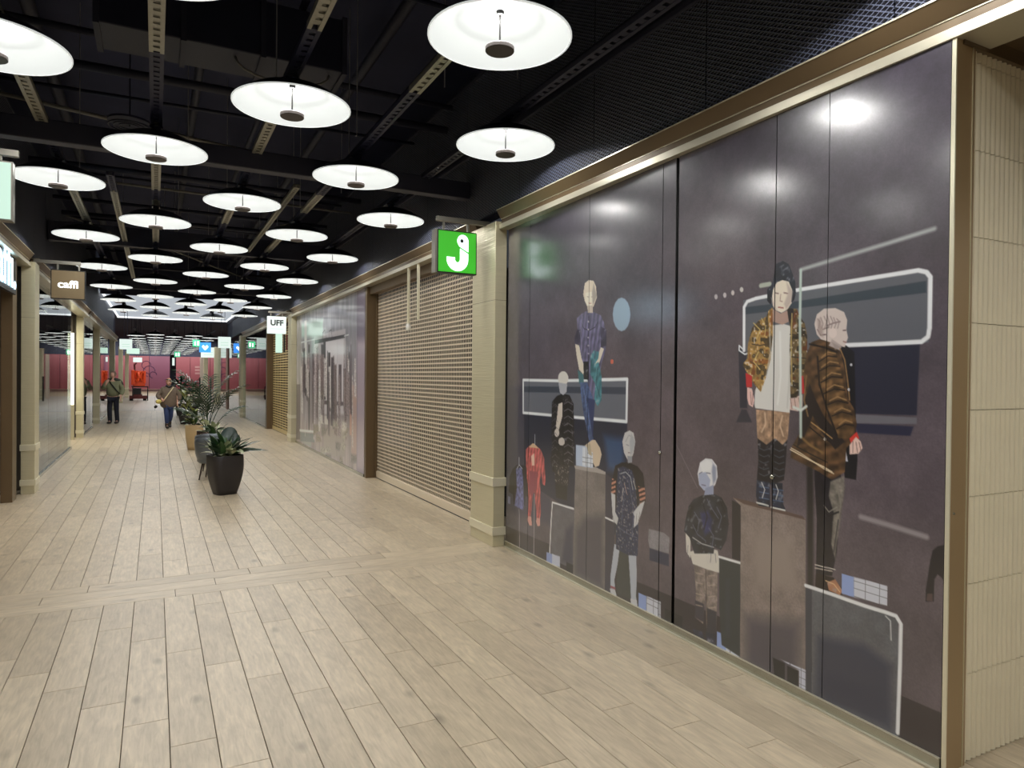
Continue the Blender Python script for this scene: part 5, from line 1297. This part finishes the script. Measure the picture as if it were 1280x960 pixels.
def face(root, k, hx, hy, hz, hairm, longh=False, turn=0):
    e = thing  # keep parts under the person
    hd_ = MB(); rows = 14
    V = []; Fc = []; n = 20
    for i in range(rows+1):
        a = -pi/2+i/rows*pi; z = math.sin(a)*.118; r = math.cos(a)
        for j in range(n):
            b = 2*pi*j/n; x = math.cos(b)*r*.076; y = math.sin(b)*r*.098
            if z < -.03: y = y*(1-.25*(-z-.03)/.09) - .008; x *= 1-.28*(-z-.03)/.09
            V.append((x, y, z))
    for i in range(rows):
        for j in range(n): Fc.append((i*n+j, i*n+(j+1) % n, (i+1)*n+(j+1) % n, (i+1)*n+j))
    T = Matrix.Translation((hx, hy, hz)) @ Matrix.Rotation(turn, 4, 'Z') @ Matrix.Scale(k, 4)
    def put(V_, F_, name, m):
        return link(bpy.data.objects.new(name, mesh_data(name, [tuple(T @ Vector(v)) for v in V_], F_, m, True)), root)
    put(V, Fc, 'head', M_skin)
    q = MB(); q.add([(-.012, -.092, -.028), (.012, -.092, -.028), (0, -.118, -.026), (0, -.094, .018)], [(0, 1, 2), (0, 2, 3), (1, 3, 2)]); put(q.V, q.F, 'nose', M_skin)
    for s_ in (-1, 1):
        q = MB().lathe([(0, -.008), (.009, 0), (0, .008)], 8); q.V = [(v[0]+s_*.03, v[1]*.6-.088, v[2]+.008) for v in q.V]; put(q.V, q.F, 'eye', M_navy)
        q = MB().lathe([(0, -.024), (.013, 0), (0, .024)], 8); q.V = [(v[0]*.6+s_*.076, v[1]+.005, v[2]-.005) for v in q.V]; put(q.V, q.F, 'ear', M_skin)
    q = MB().box(-.022, .022, -.096, -.088, -.056, -.048); put(q.V, q.F, 'mouth', M_redd)
    V = []; Fc = []
    for i in range(9):
        a = (-.10 if not longh else -.35)*pi+i/8*((.60 if not longh else .85)*pi); z = math.sin(a)*.127+.006; r = math.cos(a)
        for j in range(n):
            b = 2*pi*j/n; x = math.cos(b)*r*.085; y = math.sin(b)*r*.107+.006
            if math.sin(b) < -.35 and z < (.055 if not longh else .035): x *= (.8 if not longh else .98); y = max(y, -.05)*.7
            V.append((x, y, z))
    for i in range(8):
        for j in range(n): Fc.append((i*n+j, i*n+(j+1) % n, (i+1)*n+(j+1) % n, (i+1)*n+j))
    put(V, Fc, 'hair', hairm)
# man
root, P_, k = person((-1.27, 27.2, 0), -.25, 1.76, 'man in olive jacket and dark trousers walking towards the viewer, hand at chin')
body = [P_(0, 0, .95, .12, .09), P_(0, 0, 1.15, .125, .09), P_(0, 0, 1.36, .14, .09), P_(0, 0, 1.50, .06), P_(0, -.01, 1.58, .055),
        P_(-.19, 0, 1.42, .06), P_(-.30, -.08, 1.17, .045), P_(-.14, -.26, 1.36, .035),
        P_(.19, 0, 1.42, .06), P_(.27, .04, 1.14, .045), P_(.25, -.08, .92, .033),
        P_(-.09, 0, .88, .085), P_(-.10, -.05, .50, .058), P_(-.11, .05, .10, .04), P_(-.11, -.10, .04, .035),
        P_(.09, 0, .88, .085), P_(.09, .03, .50, .058), P_(.10, .10, .10, .04), P_(.10, -.04, .04, .035)]
ed = [(0, 1), (1, 2), (2, 3), (3, 4), (2, 5), (5, 6), (6, 7), (2, 8), (8, 9), (9, 10), (0, 11), (11, 12), (12, 13), (13, 14), (0, 15), (15, 16), (16, 17), (17, 18)]
hand(body, ed, 7, (.5, -.1, .85), (.8, .2, -.4), .5); hand(body, ed, 10, (0, -.2, -1), (0, 1, 0), .35)
skin('body', body, ed, M_skin, root)
jk = [P_(0, 0, .88, .22, .16), P_(0, 0, 1.15, .22, .17), P_(0, 0, 1.38, .20, .14), P_(0, 0, 1.50, .09),
      P_(-.20, 0, 1.42, .085), P_(-.30, -.10, 1.17, .08), P_(-.17, -.25, 1.33, .065), P_(.20, 0, 1.42, .085), P_(.29, .04, 1.14, .08), P_(.26, -.07, .97, .065)]
skin('jacket', jk, [(0, 1), (1, 2), (2, 3), (2, 4), (4, 5), (5, 6), (2, 7), (7, 8), (8, 9)], M_olive, root)
sh = [P_(-.19, .01, 1.44, .09), P_(0, .03, 1.50, .10, .09), P_(.19, .01, 1.44, .09), P_(.26, .03, 1.26, .08)]
skin('jacket_yoke', sh, [(0, 1), (1, 2), (2, 3)], M_dkgreen, root)
tr = [P_(0, 0, .90, .15, .12), P_(-.09, 0, .84, .10), P_(-.10, -.05, .50, .08), P_(-.11, .05, .03, .07), P_(.09, 0, .84, .10), P_(.09, .03, .50, .08), P_(.10, .10, .03, .07)]
skin('trousers', tr, [(0, 1), (1, 2), (2, 3), (0, 4), (4, 5), (5, 6)], M_navy, root)
for x_, y_ in ((-.11, .05), (.10, .10)): skin('shoe', [P_(x_, y_+.04, .06, .062, .055), P_(x_, y_-.10, .045, .060, .045), P_(x_, y_-.22, .038, .05, .035)], [(0, 1), (1, 2)], M_shoe, root)
skin('backpack', [P_(.02, .20, .95, .13, .08), P_(.03, .21, 1.2, .15, .09), P_(.03, .19, 1.38, .11, .07)], [(0, 1), (1, 2)], M_jet, root)
MB().tube([P_(-.16, .0, 1.52)[:3], P_(-.02, -.15, 1.36)[:3], P_(.16, -.16, 1.12)[:3], P_(.23, -.05, 1.0)[:3]], .018, 6).obj('bag_strap', M_jet, root)
face(root, k, 0, -.015, 1.665*k, M_hairb, turn=-.5)
# woman
root, P_, k = person((.38, 24.3, 0), .1, 1.56, 'woman in brown checked coat and blue jeans walking beside the planters with a yellow bag')
body = [P_(0, 0, .95, .13, .10), P_(0, 0, 1.15, .13, .10), P_(0, -.01, 1.36, .14, .09), P_(0, -.03, 1.50, .055), P_(0, -.05, 1.57, .05),
        P_(-.18, 0, 1.40, .06), P_(-.30, -.04, 1.15, .045), P_(-.22, -.22, 1.02, .033),
        P_(.18, 0, 1.40, .06), P_(.29, .0, 1.14, .045), P_(.27, -.06, .93, .032),
        P_(-.09, 0, .88, .09), P_(-.07, -.10, .50, .062), P_(-.05, -.02, .10, .04), P_(-.05, -.14, .04, .035),
        P_(.09, 0, .88, .09), P_(.08, .05, .50, .062), P_(.06, .22, .16, .04), P_(.06, .13, .05, .035)]
ed = [(0, 1), (1, 2), (2, 3), (3, 4), (2, 5), (5, 6), (6, 7), (2, 8), (8, 9), (9, 10), (0, 11), (11, 12), (12, 13), (13, 14), (0, 15), (15, 16), (16, 17), (17, 18)]
hand(body, ed, 7, (.3, -.8, -.2), (.6, 0, .7), .6); hand(body, ed, 10, (0, -.1, -1), (0, 1, 0), .4)
skin('body', body, ed, M_skin, root)
ct = [P_(0, 0, .68, .30, .21), P_(0, 0, .95, .30, .22), P_(0, 0, 1.18, .28, .20), P_(0, 0, 1.38, .23, .16), P_(0, -.02, 1.49, .09),
      P_(-.19, 0, 1.40, .085), P_(-.36, -.04, 1.15, .09), P_(-.27, -.21, 1.04, .07), P_(.19, 0, 1.40, .085), P_(.36, 0, 1.14, .09), P_(.31, -.05, .98, .07)]
skin('coat', ct, [(0, 1), (1, 2), (2, 3), (3, 4), (3, 5), (5, 6), (6, 7), (3, 8), (8, 9), (9, 10)], M_coat, root)
tr = [P_(0, 0, .84, .15, .13), P_(-.08, -.03, .76, .10), P_(-.07, -.10, .48, .085), P_(-.05, -.02, .16, .07), P_(.08, 0, .76, .10), P_(.08, .05, .48, .085), P_(.06, .2, .22, .07)]
skin('jeans', tr, [(0, 1), (1, 2), (2, 3), (0, 4), (4, 5), (5, 6)], M_jeans, root)
skin('boot', [P_(-.05, -.0, .26, .075), P_(-.05, -.02, .06, .068), P_(-.05, -.14, .045, .058, .042), P_(-.05, -.23, .038, .046, .034)], [(0, 1), (1, 2), (2, 3)], M_shoe, root)
skin('boot', [P_(.06, .19, .30, .075), P_(.06, .22, .13, .068), P_(.06, .13, .065, .058, .042), P_(.06, .05, .042, .046, .034)], [(0, 1), (1, 2), (2, 3)], M_shoe, root)
MB().tube([P_(.14, -.10, 1.46)[:3], P_(.02, -.20, 1.30)[:3], P_(-.14, -.22, 1.06)[:3], P_(-.22, -.16, .98)[:3]], .016, 6).obj('bag_strap', M_strap, root)
skin('scarf', [P_(-.09, -.05, 1.50, .045), P_(0, -.12, 1.46, .05), P_(.09, -.05, 1.50, .045), P_(0, .06, 1.52, .05)], [(0, 1), (1, 2), (2, 3), (3, 0)], M_jet, root, 1)
face(root, k*1.06, 0, -.06*k, 1.65*k, M_hairl, True, turn=.15)
hb = thing('handbag', 'yellow handbag held low by the woman in the checked coat', 'bag', (.38, 24.3, 0))
skin('bag_body', [(-.30, -.30, .78, .10, .06), (-.27, -.34, .94, .12, .07)], [(0, 1)], M_bagy, hb)
skin('glove', [(-.40, -.28, .66, .045), (-.32, -.30, .74, .05)], [(0, 1)], M_jet, hb, 1)
# enclosing walls behind the viewpoint
sbox('wall_near', 'plain grey wall far behind the viewpoint', 'wall', M_int, -2, 6.2, -6.2, -6, 0, 5.6)
sbox('wall_side', 'plain side wall right of the viewpoint', 'wall', M_int, 6.0, 6.2, -6, 1.9, 0, 5.6)
print('objects', len(bpy.data.objects))
